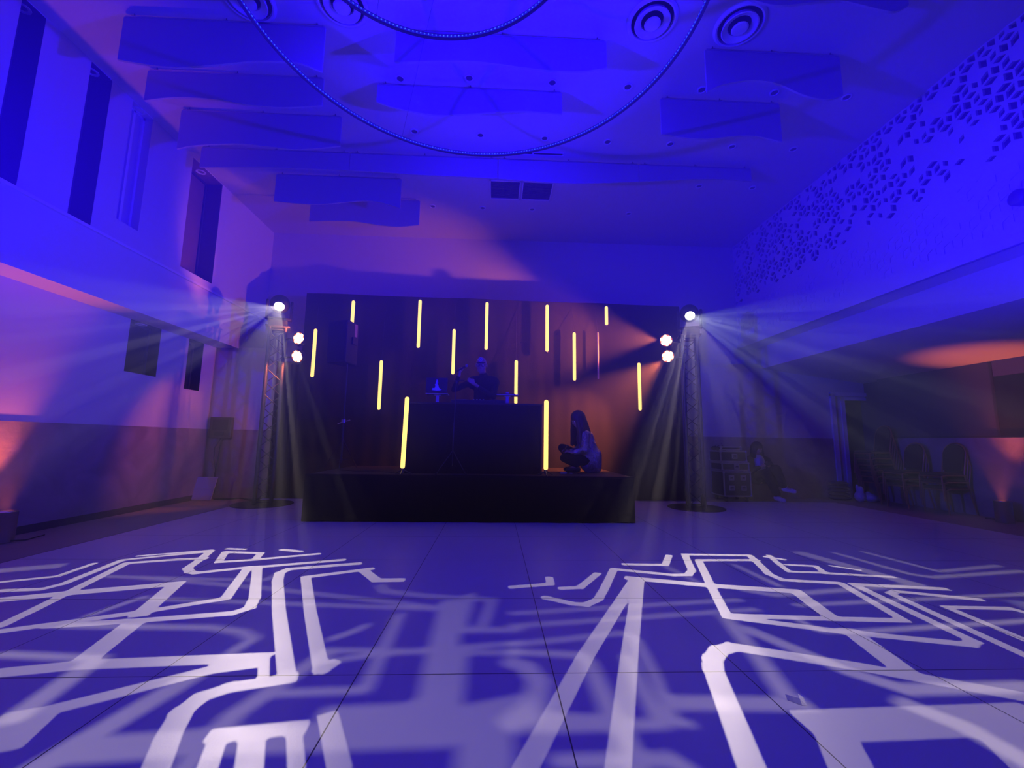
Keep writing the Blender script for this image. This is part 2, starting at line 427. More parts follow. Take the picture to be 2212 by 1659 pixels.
# right side: pierced balcony front, band, sloping soffit, lower wall
XP, XB, XR = 5.55, 5.93, 8.2
ZP0, ZPH, ZP1 = 3.37, 4.26, ZC
def lattice():
    s = 0.118; b = MB(); dpt = 0.03
    hx, hz = s * math.sqrt(3) / 2, s / 2
    zmin, zmax = ZP0, ZP1; ymin, ymax = 0.0, 9.32
    rnd = random.Random(11)
    def cl(p): return (min(max(p[0], ymin), ymax), min(max(p[1], zmin), zmax))
    # tumbling-block tiling in the (y, z) plane; every hexagon is three rhombi
    blobs = [(rnd.uniform(0, 9.4), rnd.uniform(3.3, 5.8), rnd.uniform(0.10, 0.30)) for _ in range(95)]
    j = 0; zc = zmin - 0.2
    while zc < zmax + 0.3:
        yc = ymin - 0.2 + (hx if j % 2 else 0)
        while yc < ymax + 0.3:
            H = [(yc + s * math.cos(PI / 6 + k * PI / 3), zc + s * math.sin(PI / 6 + k * PI / 3)) for k in range(6)]
            for q in range(3):
                quad = [(yc, zc), H[(2 * q + 5) % 6], H[(2 * q) % 6], H[(2 * q + 1) % 6]]
                cyy = sum(p[0] for p in quad) / 4; czz = sum(p[1] for p in quad) / 4
                off = any(math.hypot(cyy - u, (czz - w)) < r * 0.6 for u, w, r in blobs)
                solid = off or rnd.random() < 0.16 or (czz > ZPH - 0.07 and czz < ZPH + 0.05) or czz < ZP0 + 0.12 or cyy < 0.3
                near_cut = abs(czz - ZPH) < 0.25 and rnd.random() < 0.35
                Q = [cl(p) for p in quad]
                if len(set((round(p[0], 4), round(p[1], 4)) for p in Q)) < 3: continue
                if solid or near_cut:
                    b.add([(XP, p[0], p[1]) for p in Q], [(0, 1, 2, 3)]); continue
                k_ = rnd.choice((0.56, 0.64, 0.72, 0.76))
                ctr = (sum(p[0] for p in Q) / 4, sum(p[1] for p in Q) / 4)
                I = [(ctr[0] + (p[0] - ctr[0]) * k_, ctr[1] + (p[1] - ctr[1]) * k_) for p in Q]
                hole = czz > ZPH
                dd = dpt if hole else 0.007
                vs = [(XP, *p) for p in Q] + [(XP, *p) for p in I] + [(XP + dd, *p) for p in I]
                fs = [(i, (i + 1) % 4, 4 + (i + 1) % 4, 4 + i) for i in range(4)] + [(4 + i, 4 + (i + 1) % 4, 8 + (i + 1) % 4, 8 + i) for i in range(4)]
                if not hole: fs.append((8, 9, 10, 11))
                b.add(vs, fs)
            yc += 2 * hx
        zc += 1.5 * s; j += 1
    return b
lt = lattice()
lt.box(XP - 0.002, XP + 0.03, -3.2, 0.0, ZP0, ZP1)
struct(lt.build('wall_right', m_wall, fix=False))
bal = MB().box(XP - 0.03, XP + 0.03, -3.2, 9.32, 3.27, 3.37).box(XP, XB + 0.1, -3.2, 9.32, 3.27, 3.29)
bal.box(XB, XB + 0.1, -3.2, 9.32, 2.79, 3.28)
struct(bal.build('trim_4', m_wall))
struct(MB().box(XP + 0.8, XP + 0.85, -3.2, 9.32, 3.28, ZC).build('partition', mat('lattice_cavity_shade', (0.02, 0.018, 0.016), 0.9)))  # near-black board added so the lattice holes read as a shaded cavity
sf = MB().prism([(XB + 0.02, 2.79), (XR + 0.4, 2.50), (XR + 0.4, 2.62), (XB + 0.02, 2.9)], -3.2, 9.45, 'y')
struct(sf.build('soffit', m_wall))
wr = MB().box(XR, XR + 0.2, -3.2, 8.75, FZ, 1.28)
struct(wr.build('wall_right_lower', m_wall))
struct(MB().box(XR - 0.018, XR, -3.2, 8.75, FZ, 1.28).build('trim_5', m_wains))
# dark glazing above the ledge of the right wall
g1 = struct(MB().box(XR + 0.02, XR + 0.06, 6.62, 6.66, 1.30, 2.53).box(XR, XR + 0.06, 3.0, 8.75, 1.28, 1.31).build('window_7', m_frame))
MB().box(XR + 0.03, XR + 0.05, 6.66, 8.75, 1.31, 2.56).build('frosted_pane', mat('smoked_frosted_glass', (0.10, 0.095, 0.10), 0.35), g1)
MB().box(XR + 0.03, XR + 0.05, 3.0, 6.62, 2.28, 2.62).build('blind', mat('grey_roller_blind', (0.12, 0.11, 0.12), 0.8), g1)
MB().box(XR + 0.03, XR + 0.05, 3.0, 6.62, 1.31, 2.28).build('pane', m_dark, g1)
struct(MB().box(XR, XR + 0.2, -3.2, 3.0, 1.28, 2.7).build('wall_right_end', m_wall))
struct(MB().box(XR + 0.2, XR + 0.3, -3.2, 9.6, FZ, 3).build('wall_outer', m_vent))  # dark tone stands in for shade in the alcove past the doorway

# ================================================================ DANCE FLOOR
df = thing('dance_floor', 'large white glossy panelled dance floor with dark edging, lit by gobo patterns', 'dance floor', (0, 0, FZ))
X0, X1, Y0, Y1 = -4.3, 6.76, -2.4, 8.36
MB().box(X0, X1, Y0, Y1, FZ + 0.0005, 0.0).build('panel_surface', m_dance, df, (0, 0, FZ))
e = MB()
def ramp(b, p, q, n):                                    # sloping edge strip p->q, outward n
    p, q, n = Vector(p), Vector(q), Vector(n) * 0.085
    vs = [(p.x, p.y, 0), (q.x, q.y, 0), ((q + n).x, (q + n).y, FZ + 0.002), ((p + n).x, (p + n).y, FZ + 0.002), (p.x, p.y, FZ), (q.x, q.y, FZ)]
    b.add(vs, [(0, 1, 2, 3), (4, 5, 2, 3), (0, 3, 4), (1, 5, 2)])
ramp(e, (X0, Y0), (X0, Y1), (-1, 0)); ramp(e, (X1, Y0), (X1, Y1), (1, 0)); ramp(e, (X0 - .07, Y1), (X1 + .07, Y1), (0, 1)); ramp(e, (X0 - .07, Y0), (X1 + .07, Y0), (0, -1))
e.build('edge_ramp', mat('dark_edging', (0.02, 0.018, 0.018), 0.6), df, (0, 0, FZ))

# ================================================================ CEILING THINGS
BAF = [('L1', 4.27, [(-4.13, 5.14), (-3.73, 5.09), (-3.42, 5.09), (-3.01, 5.15), (-2.7, 5.2), (-2.39, 5.21), (-2.2, 5.2), (-1.96, 5.11)], 'wavy acoustic ceiling baffle nearest the camera on the left'),
 ('L2', 4.97, [(-4.42, 5.25), (-4.17, 5.3), (-3.93, 5.32), (-3.57, 5.31), (-3.21, 5.26), (-2.85, 5.24), (-2.61, 5.25), (-2.25, 5.29)], 'wavy acoustic ceiling baffle second from the camera on the left'),
 ('L3', 5.62, [(-4.47, 5.08), (-4.23, 5.14), (-3.84, 5.18), (-3.57, 5.19), (-3.17, 5.16), (-2.9, 5.14), (-2.63, 5.16), (-2.25, 5.22)], 'wavy acoustic ceiling baffle third from the camera on the left'),
 ('C1', 4.27, [(-1.18, 5.27), (-0.74, 5.31), (-0.33, 5.33), (-0.02, 5.31), (0.29, 5.28), (0.6, 5.26), (0.92, 5.27), (1.2, 5.33)], 'upper of the two wavy baffles seen inside the big hanging ring'),
 ('C2', 5.02, [(-1.59, 5.42), (-1.32, 5.34), (-0.96, 5.28), (-0.72, 5.27), (-0.37, 5.31), (-0.01, 5.35), (0.35, 5.38), (0.81, 5.36)], 'lower of the two wavy baffles seen inside the big hanging ring'),
 ('R1', 4.31, [(2.37, 5.12), (2.52, 5.21), (2.78, 5.28), (2.96, 5.3), (3.22, 5.27), (3.47, 5.16), (3.64, 5.11), (3.82, 5.1), (3.99, 5.16)], 'deeply arched wavy baffle on the right, behind the round ceiling diffusers'),
 ('R2', 5.04, [(2.13, 5.15), (2.48, 5.11), (2.74, 5.11), (3.14, 5.17), (3.41, 5.18), (3.59, 5.15), (3.76, 5.11)], 'wavy baffle on the right just in front of the long row end'),
 ('A', 6.40, [(-4.71, 5.33), (-4.2, 5.355), (-3.8, 5.37), (-3.2, 5.37), (-2.66, 5.37), (-2.395, 5.37)], 'leftmost baffle of the long row across the ceiling'),
 ('B', 6.40, [(-2.385, 5.37), (-1.9, 5.36), (-1.32, 5.34), (-0.7, 5.335), (-0.02, 5.33)], 'second baffle from the left in the long row across the ceiling'),
 ('D', 6.40, [(-0.01, 5.33), (0.5, 5.31), (1.05, 5.29), (1.6, 5.31), (1.96, 5.34), (2.30, 5.365)], 'third baffle from the left in the long row, in front of the square vents'),
 ('E', 6.40, [(2.31, 5.367), (2.8, 5.41), (3.44, 5.46), (3.9, 5.46), (4.2, 5.45)], 'rightmost baffle of the long row across the ceiling'),
 ('F', 7.04, [(-3.87, 5.17), (-3.38, 5.14), (-3.02, 5.15), (-2.4, 5.23), (-2.08, 5.22), (-1.71, 5.12)], 'wavy baffle on the left just behind the long row'),
 ('G', 7.72, [(-3.56, 5.18), (-3.28, 5.2), (-2.76, 5.21), (-2.25, 5.15), (-1.89, 5.13), (-1.5, 5.18)], 'rearmost wavy baffle, on the left nearest the back wall'),
 ('R0', 3.62, [(2.47, 5.54), (2.69, 5.49), (2.84, 5.49), (3.07, 5.53), (3.38, 5.58), (3.61, 5.55), (3.84, 5.5), (3.99, 5.49), (4.14, 5.57)], 'dark wavy baffle cut off by the top right edge of the view')]
def smooth_profile(P, n=8):
    out = []
    for i in range(len(P) - 1):
        p0 = P[max(i - 1, 0)]; p1 = P[i]; p2 = P[i + 1]; p3 = P[min(i + 2, len(P) - 1)]
        for k in range(n):
            t = k / n
            out.append(tuple(0.5 * ((2 * p1[q]) + (-p0[q] + p2[q]) * t + (2 * p0[q] - 5 * p1[q] + 4 * p2[q] - p3[q]) * t * t + (-p0[q] + 3 * p1[q] - 3 * p2[q] + p3[q]) * t ** 3) for q in (0, 1)))
    return out + [P[-1]]
for k, y, P, lab in BAF:
    pr = smooth_profile(P); xa, xb = P[0][0], P[-1][0]; top = ZC - 0.055
    t = thing('acoustic_baffle', lab, 'ceiling baffle', ((xa + xb) / 2, y, top), 0, 'wavy acoustic baffles hanging from the ceiling')
    og = ((xa + xb) / 2, y, top)
    b = MB(); N = len(pr); hw = 0.012
    vs = []
    for (x, z) in pr: vs += [(x, y - hw, z), (x, y - hw, top), (x, y + hw, z), (x, y + hw, top)]
    fs = []
    for i in range(N - 1):
        a = 4 * i; c = a + 4
        fs += [(a, c, c + 1, a + 1), (a + 2, a + 3, c + 3, c + 2), (a, a + 2, c + 2, c), (a + 1, c + 1, c + 3, a + 3)]
    fs += [(0, 1, 3, 2), (4 * N - 4, 4 * N - 2, 4 * N - 1, 4 * N - 3)]
    b.add(vs, fs); b.build('baffle_panel', m_baffle, t, og)
    MB().box(xa + 0.02, xb - 0.02, y - 0.016, y + 0.016, top - 0.004, top + 0.014).build('top_rail', m_alu, t, og)
    for hx in (xa + 0.1, (xa + xb) / 2, xb - 0.1):
        MB().tube([(hx, y, top), (hx, y, ZC)], 0.006, 6).cbox((hx, y, top + 0.01), (0.05, 0.03, 0.02)).build('hanger', m_metal, t, og)

def diffuser(x, y, lab):
    t = thing('ceiling_diffuser', lab, 'ceiling vent', (x, y, ZC), 0, 'round ceiling diffusers')
    MB().lathe((0, 0, 0), (0, 0, -1), [(0.270, 0), (0.270, 0.012), (0.245, 0.03), (0.228, 0.026), (0.222, 0.0)], 48).build('outer_ring', m_trim, t)
    MB().lathe((0, 0, 0), (0, 0, -1), [(0.175, 0.004), (0.19, 0.048), (0.178, 0.052), (0.120, 0.02), (0.115, 0.004)], 48).build('middle_cone', m_trim, t)
    MB().lathe((0, 0, 0), (0, 0, -1), [(0.0, 0.07), (0.075, 0.066), (0.088, 0.056), (0.05, 0.02), (0.04, 0.004)], 40).build('centre_disc', m_trim, t)
    MB().lathe((0, 0, 0), (0, 0, -1), [(0.0, 0.002), (0.222, 0.002)], 40).build('duct_shade_disc', m_reveal, t)  # flat black disc in place of the shaded duct interior
for x, lab in ((-2.68, 'round ceiling diffuser at the far left of the top edge'), (-1.70, 'round ceiling diffuser where the small hanging ring begins at the left'),
               (1.65, 'round ceiling diffuser just left of the big ring at its right side'), (2.63, 'rightmost round ceiling diffuser, above the arched baffle')):
    diffuser(x, 4.03, lab)
# recessed ceiling spots on their grid
DL = [(-0.4, 4.9), (0.67, 4.91), (1.66, 4.92), (-1.29, 4.96), (2.64, 4.91), (3.61, 4.9), (4.61, 4.92), (-1.28, 5.9), (-0.29, 5.92), (0.69, 5.93), (1.67, 5.95), (2.65, 5.94), (3.63, 5.94), (4.61, 5.94),
      (-1.3, 7.96), (-0.31, 7.96), (0.68, 7.95), (2.64, 7.98), (3.61, 6.98), (4.59, 6.97)]
rows = {4.9: 'front row between the baffles', 5.9: 'second row behind the big ring', 7.0: 'third row at the right', 8.0: 'rear row near the back wall'}
rr = {}
for x, y in DL: rr.setdefault(min(rows, key=lambda r: abs(r - y)), []).append((x, y))
dl0 = None
ords = ['first', 'second', 'third', 'fourth', 'fifth', 'sixth', 'seventh']
for r, L_ in rr.items():
    L_.sort()
    for i, (x, y) in enumerate(L_):
        lab = 'small recessed ceiling spotlight, %s from the left in the %s' % (ords[i], rows[r])
        if dl0 is None:
            dl0 = thing('ceiling_spotlight', lab, 'ceiling light', (x, y, ZC), 0, 'recessed ceiling spotlights')
            MB().lathe((0, 0, 0), (0, 0, -1), [(0.062, 0), (0.062, 0.010), (0.048, 0.014), (0.042, 0.004)], 24).build('bezel', m_trim, dl0)
            MB().lathe((0, 0, 0), (0, 0, -1), [(0.0, 0.004), (0.044, 0.004)], 24).build('lamp_face', m_vent, dl0)
        else: dup(dl0, (x, y, ZC), 0, lab)
# square return vents
for xa, xb, lab in ((-0.16, 0.40, 'left dark square ceiling vent behind the long baffle row'), (0.43, 0.99, 'right dark square ceiling vent behind the long baffle row')):
    t = thing('ceiling_vent', lab, 'ceiling vent', ((xa + xb) / 2, 7.32, ZC), 0, 'square ceiling vents')
    og = ((xa + xb) / 2, 7.32, ZC)
    b = MB().box(xa, xb, 7.02, 7.05, ZC - 0.015, ZC).box(xa, xb, 7.59, 7.62, ZC - 0.015, ZC).box(xa, xa + 0.02, 7.02, 7.62, ZC - 0.015, ZC).box(xb - 0.02, xb, 7.02, 7.62, ZC - 0.015, ZC)
    b.build('vent_frame', m_trim, t, og)
    b = MB()
    for i in range(14): b.box(xa + 0.02, xb - 0.02, 7.06 + i * 0.038, 7.075 + i * 0.038, ZC - 0.012, ZC - 0.002)
    b.box(xa + 0.02, xb - 0.02, 7.05, 7.59, ZC - 0.003, ZC)
    b.build('grille', m_vent, t, og)
t = thing('slot_vent', 'narrow black slot vent in the ceiling in front of the long baffle row', 'ceiling vent', (0.55, 6.28, ZC))
MB().box(0.08, 0.53, 6.26, 6.30, ZC - 0.006, ZC - 0.002).box(0.56, 1.02, 6.26, 6.30, ZC - 0.006, ZC - 0.002).build('slot', mat('black_slot', (0.01, 0.01, 0.01), 0.9), t, (0.55, 6.28, ZC))
MB().box(0.06, 1.04, 6.245, 6.26, ZC - 0.01, ZC).box(0.06, 1.04, 6.30, 6.315, ZC - 0.01, ZC).box(0.53, 0.56, 6.26, 6.3, ZC - 0.01, ZC).build('slot_frame', m_trim, t, (0.55, 6.28, ZC))

# hanging LED rings
m_dot = emitter('blue_led_chip', (0.03, 0.08, 1.0), 2.0)
def ring_light(cx, cy_, z, r, lab):
    t = thing('hanging_ring_light', lab, 'ring light', (cx, cy_, z), 0, 'thin hanging LED ring lights')
    N = 160
    pts = [(r * math.cos(2 * PI * i / N), r * math.sin(2 * PI * i / N), 0) for i in range(N)]
    prof = [(r - 0.012, -0.019), (r + 0.012, -0.019), (r + 0.012, 0.019), (r - 0.012, 0.019)]
    MB().lathe((0, 0, 0), (0, 0, 1), prof, N, close=True).build('ring_profile', m_truss, t)
    MB().lathe((0, 0, 0), (0, 0, 1), [(r - 0.0125, -0.014), (r - 0.0135, 0.0), (r - 0.0125, 0.014)], N).build('diffuser_strip', mat('blue_lit_diffuser', (0.1, 0.1, 0.15), 0.4, emis=(0.02, 0.02, 1.0), strength=0.25), t)
    b = MB(); K = int(2 * PI * r / 0.033)
    for i in range(K):
        a = 2 * PI * i / K
        if abs(math.atan2(math.sin(a), math.cos(a)) - PI / 2) > 1.9: continue
        b.cbox(((r - 0.0145) * math.cos(a), (r - 0.0145) * math.sin(a), 0), (0.004, 0.010, 0.008), a)
    o = b.build('led_chips', m_dot, t); o['kind'] = 'stuff'
    for k in range(3):
        a = PI / 2 + 2 * PI * k / 3 + 0.5
        MB().tube([(r * math.cos(a), r * math.sin(a), 0.02), (r * math.cos(a) * 0.4, r * math.sin(a) * 0.4, ZC - z)], 0.0015, 5).build('suspension_wire', m_wire, t)
ring_light(-0.24, 2.95, 4.6, 1.867, 'big thin LED ring hanging below the ceiling')
ring_light(-0.50, 2.16, 4.6, 1.139, 'small thin LED ring at the top edge, in front of the big one')

# wall-mounted round lamp at the right edge of the view
t = thing('wall_fixture', 'round dark blue fixture on the lattice wall at the right edge', 'wall fixture', (5.5, 3.93, 3.72))
MB().lathe((0, 0, 0), (-1, 0.1, 0), [(0.0, 0.10), (0.06, 0.10), (0.085, 0.08), (0.09, 0.0), (0.0, -0.02)], 28).build('housing', m_metal, t, smooth=True)
MB().cbox((0.03, 0, 0), (0.05, 0.05, 0.12)).build('bracket', m_metal, t)
# ================================================================ LIGHTING TOTEMS
def truss_totem(loc, rz, lab):
    t = thing('truss_totem', lab, 'truss', loc, rz, 'front truss totems')
    MB().lathe((0, 0, 0), (0, 0, 1), [(0.0, 0.0), (0.47, 0.0), (0.475, 0.006), (0.47, 0.014), (0.0, 0.014)], 64).build('base_plate', m_truss, t)
    s = 0.125; H = 3.06
    for sx, sy in ((-1, -1), (1, -1), (1, 1), (-1, 1)):
        MB().tube([(sx * s, sy * s, 0.014), (sx * s, sy * s, H)], 0.025, 12).build('chord', m_truss, t)
    for k, (a, b_) in enumerate((((-1, -1), (1, -1)), ((1, -1), (1, 1)), ((1, 1), (-1, 1)), ((-1, 1), (-1, -1)))):
        br = MB(); n = 13; z0 = 0.06; dz = (H - 0.12) / n
        for i in range(n):
            p, q = (a, b_) if (i + k) % 2 == 0 else (b_, a)
            br.tube([(p[0] * s, p[1] * s, z0 + i * dz), (q[0] * s, q[1] * s, z0 + (i + 1) * dz)], 0.009, 6)
        br.tube([(a[0] * s, a[1] * s, 0.05), (b_[0] * s, b_[1] * s, 0.05)], 0.010, 6).tube([(a[0] * s, a[1] * s, H - 0.04), (b_[0] * s, b_[1] * s, H - 0.04)], 0.010, 6)
        br.build('bracing', m_truss, t)
    MB().box(-0.19, 0.19, -0.19, 0.19, H, H + 0.02).build('top_plate', m_truss, t)
    return t
TL = (-3.90, 7.60, 0.0); TR = (3.56, 7.53, 0.0)
truss_totem(TL, 0.42, 'black square truss totem on round base, left of the stage')
truss_totem(TR, -0.30, 'black square truss totem on round base, right of the stage')

# ---- gobo plates: the strokes of the projected pattern (floor metres), cut out of a steel disc in front of the lamp
STROKES = json.loads('''{"crL":[[0.056,[[-3.75,3.59],[-3.47,3.73],[-3.51,4.09]]],[0.067,[[-3.54,3.4],[-3.29,3.43],[-3.25,3.55],[-3.36,4.2],[-3.08,4.36],[-2.78,4.51]]],[0.05,[[-3.33,4.34],[-2.8,4.56]]],[0.073,[[-2.89,2.8],[-2.95,3.05],[-3.04,3.38],[-3.24,4.1],[-2.9,4.22],[-2.67,4.26]]],[0.073,[[-2.79,4.53],[-2.68,4.2],[-2.61,3.95],[-2.52,3.85],[-2.45,3.82],[-2.12,3.98],[-2.01,3.67],[-1.86,3.24],[-2.21,3.02],[-2.81,2.73]]],[0.11,[[-3.35,3.22],[-3.02,3.35],[-2.42,3.55],[-2.22,2.97]]],[0.075,[[-2.05,4.0],[-1.67,3.26],[-1.6,3.07],[-1.66,2.98],[-2.16,2.87],[-2.6,2.8]]],[0.12,[[-2.16,2.84],[-2.02,2.35]]],[0.067,[[-2.62,4.49],[-2.26,4.45],[-2.19,4.22],[-2.47,4.14],[-2.62,4.49]]],[0.067,[[-2.19,4.22],[-1.7,4.43]]],[0.056,[[-2.68,4.62],[-2.5,4.6]]],[0.067,[[-2.12,4.59],[-1.91,4.52]]],[0.073,[[-2.06,3.98],[-1.39,4.22]]],[0.08,[[-1.21,4.1],[-1.75,3.93],[-1.77,3.82],[-1.69,3.62],[-1.38,3.01],[-0.95,2.21]]],[0.075,[[-1.05,3.94],[-1.51,3.71],[-1.18,3.01],[-0.82,2.28],[-0.79,2.35]]],[0.09,[[-1.11,3.91],[-0.92,3.63],[-0.73,3.64]]],[0.1,[[-2.32,2.28],[-2.01,2.35],[-1.17,2.41]]],[0.05,[[-1.16,2.41],[-1.06,2.21]]],[0.09,[[-1.16,2.35],[-1.34,2.3],[-1.83,1.97],[-1.83,1.83]]],[0.09,[[-0.94,2.21],[-1.17,2.14],[-1.25,2.07],[-1.26,1.97],[-1.21,1.83],[-1.13,1.66]]],[0.067,[[-0.95,1.64],[-1.02,1.82]]],[0.085,[[-1.03,1.82],[-0.74,1.86]]],[0.056,[[-0.76,1.86],[-0.65,1.64]]],[0.09,[[-0.9,1.83],[-0.81,1.64]]],[0.08,[[-0.65,1.92],[-0.51,1.65]]],[0.2,[[-1.84,1.93],[-1.8,1.81]]]],"crR":[[0.067,[[0.16,3.47],[0.47,3.54],[0.48,3.7]]],[0.067,[[0.54,3.44],[0.69,3.46],[0.91,3.81]]],[0.067,[[1.23,4.09],[1.61,4.07],[1.78,4.4]]],[0.07,[[0.39,3.25],[0.57,3.13],[0.66,3.11],[0.77,3.21],[0.88,3.45],[1.09,3.94],[1.56,3.77],[1.69,3.78],[1.78,3.9],[1.96,4.44],[2.62,4.41]]],[0.07,[[2.59,4.24],[2.0,4.23],[1.73,3.45],[1.55,2.91]]],[0.07,[[2.6,4.36],[2.49,4.01],[2.42,3.8],[2.43,3.64],[2.86,3.56],[2.68,2.83],[2.1,2.87],[1.55,2.92]]],[0.075,[[1.54,2.9],[2.14,2.67],[2.74,2.5],[2.81,2.54],[2.95,3.53],[3.6,3.42]]],[0.09,[[1.19,3.66],[0.51,2.41],[0.13,1.63]]],[0.09,[[1.2,3.61],[0.78,2.51],[0.45,1.62]]],[0.1,[[1.15,3.69],[1.75,3.5],[2.35,3.37],[2.23,2.87]]],[0.12,[[2.19,2.67],[2.08,2.21]]],[0.1,[[0.92,1.61],[1.01,1.9],[1.12,2.26],[1.17,2.36],[1.25,2.45],[1.35,2.49],[1.45,2.45],[1.89,2.27],[2.09,2.17],[2.43,2.0]]],[0.056,[[2.82,4.41],[2.72,4.12],[2.65,3.87],[2.95,3.84],[3.02,4.04],[2.78,4.08]]],[0.062,[[2.94,3.83],[3.46,3.72]]],[0.067,[[3.62,3.19],[3.15,3.37],[3.06,3.32],[2.91,2.35]]],[0.062,[[3.14,2.52],[3.21,3.05],[3.65,3.02],[3.67,2.93]]],[0.045,[[3.18,4.05],[3.34,3.92]]],[0.056,[[2.75,4.36],[2.87,4.26]]],[0.2,[[1.35,1.83],[2.27,1.86]]],[0.15,[[1.38,1.83],[1.26,1.58]]],[0.18,[[2.04,1.83],[1.95,1.62]]]],"blL":[[0.052,[[-3.11,3.73],[-2.25,3.66],[-1.79,3.64],[-1.76,3.89]]],[0.052,[[-2.82,3.7],[-1.69,3.45],[-0.34,3.06]]],[0.052,[[-2.38,3.24],[-1.29,3.13],[-0.34,3.04]]],[0.052,[[-2.44,3.27],[-2.52,2.95]]],[0.067,[[-2.52,2.8],[-1.67,2.77],[-1.45,2.71],[-1.33,2.62],[-1.36,2.46]]],[0.067,[[-2.51,2.46],[-1.98,2.41]]],[0.104,[[-1.98,2.38],[-1.89,1.94]]],[0.163,[[-0.27,3.13],[-0.25,2.4],[-0.23,2.02],[-0.31,1.93],[-0.63,1.91]]],[0.059,[[-0.59,2.95],[-0.56,2.11],[-0.96,2.09]]],[0.089,[[-0.87,2.43],[-1.04,1.93],[-1.03,1.66]]],[0.052,[[-0.89,2.48],[0.15,2.44]]],[0.05,[[-0.9,2.35],[-0.51,2.45],[0.16,2.55]]],[0.148,[[-1.5,1.75],[-1.04,1.79],[-0.19,1.81],[-0.19,2.4]]],[0.067,[[-0.15,3.3],[-0.18,2.79],[-0.14,2.72],[0.17,2.72]]],[0.059,[[-0.86,3.51],[-0.79,3.38],[-0.45,3.28],[0.01,3.21],[-0.05,2.76]]],[0.111,[[-1.4,2.22],[-1.53,1.67]]],[0.207,[[-0.01,1.61],[-0.01,1.91],[0.12,1.95]]],[0.052,[[-0.9,2.61],[-0.81,2.7],[-0.75,2.79]]],[0.148,[[-4.07,3.88],[-3.76,4.01]]]],"blR":[[0.05,[[0.14,2.96],[0.95,3.08],[1.8,3.2]]],[0.05,[[0.13,2.77],[0.88,2.88],[1.81,3.02]]],[0.05,[[0.12,2.53],[0.79,2.67],[0.84,2.59],[0.8,2.2],[0.75,1.86],[0.81,1.85]]],[0.067,[[0.12,2.45],[0.49,2.41],[0.5,2.29],[0.5,1.92],[0.45,1.88],[0.1,1.92]]],[0.104,[[0.11,2.34],[0.18,2.3],[0.23,2.17],[0.2,1.99],[0.09,1.87]]],[0.089,[[1.53,2.88],[1.41,2.32],[1.32,1.97]]],[0.096,[[1.57,2.71],[1.79,2.23],[1.93,2.07],[2.56,2.08]]],[0.059,[[1.58,4.11],[1.69,3.53]]],[0.059,[[2.27,4.08],[2.3,3.5]]],[0.148,[[3.23,4.5],[3.46,3.53]]],[0.067,[[3.6,4.51],[3.7,3.8],[3.81,3.71],[4.96,3.91]]],[0.059,[[3.95,4.56],[4.05,3.88],[5.31,4.17]]],[0.104,[[0.81,1.99],[1.36,1.97]]],[0.067,[[0.09,1.84],[0.69,1.85],[0.72,2.38]]],[0.05,[[2.15,3.09],[4.18,3.31]]],[0.052,[[1.98,2.87],[2.0,2.68],[2.24,2.67],[3.54,2.82]]],[0.074,[[0.25,1.66],[0.65,1.66],[0.69,1.61]]],[0.104,[[1.83,1.96],[1.92,1.81],[1.94,1.61]]],[0.074,[[1.95,3.4],[2.12,3.29],[3.36,3.5]]],[0.074,[[0.51,2.34],[0.53,1.62]]]]}''')
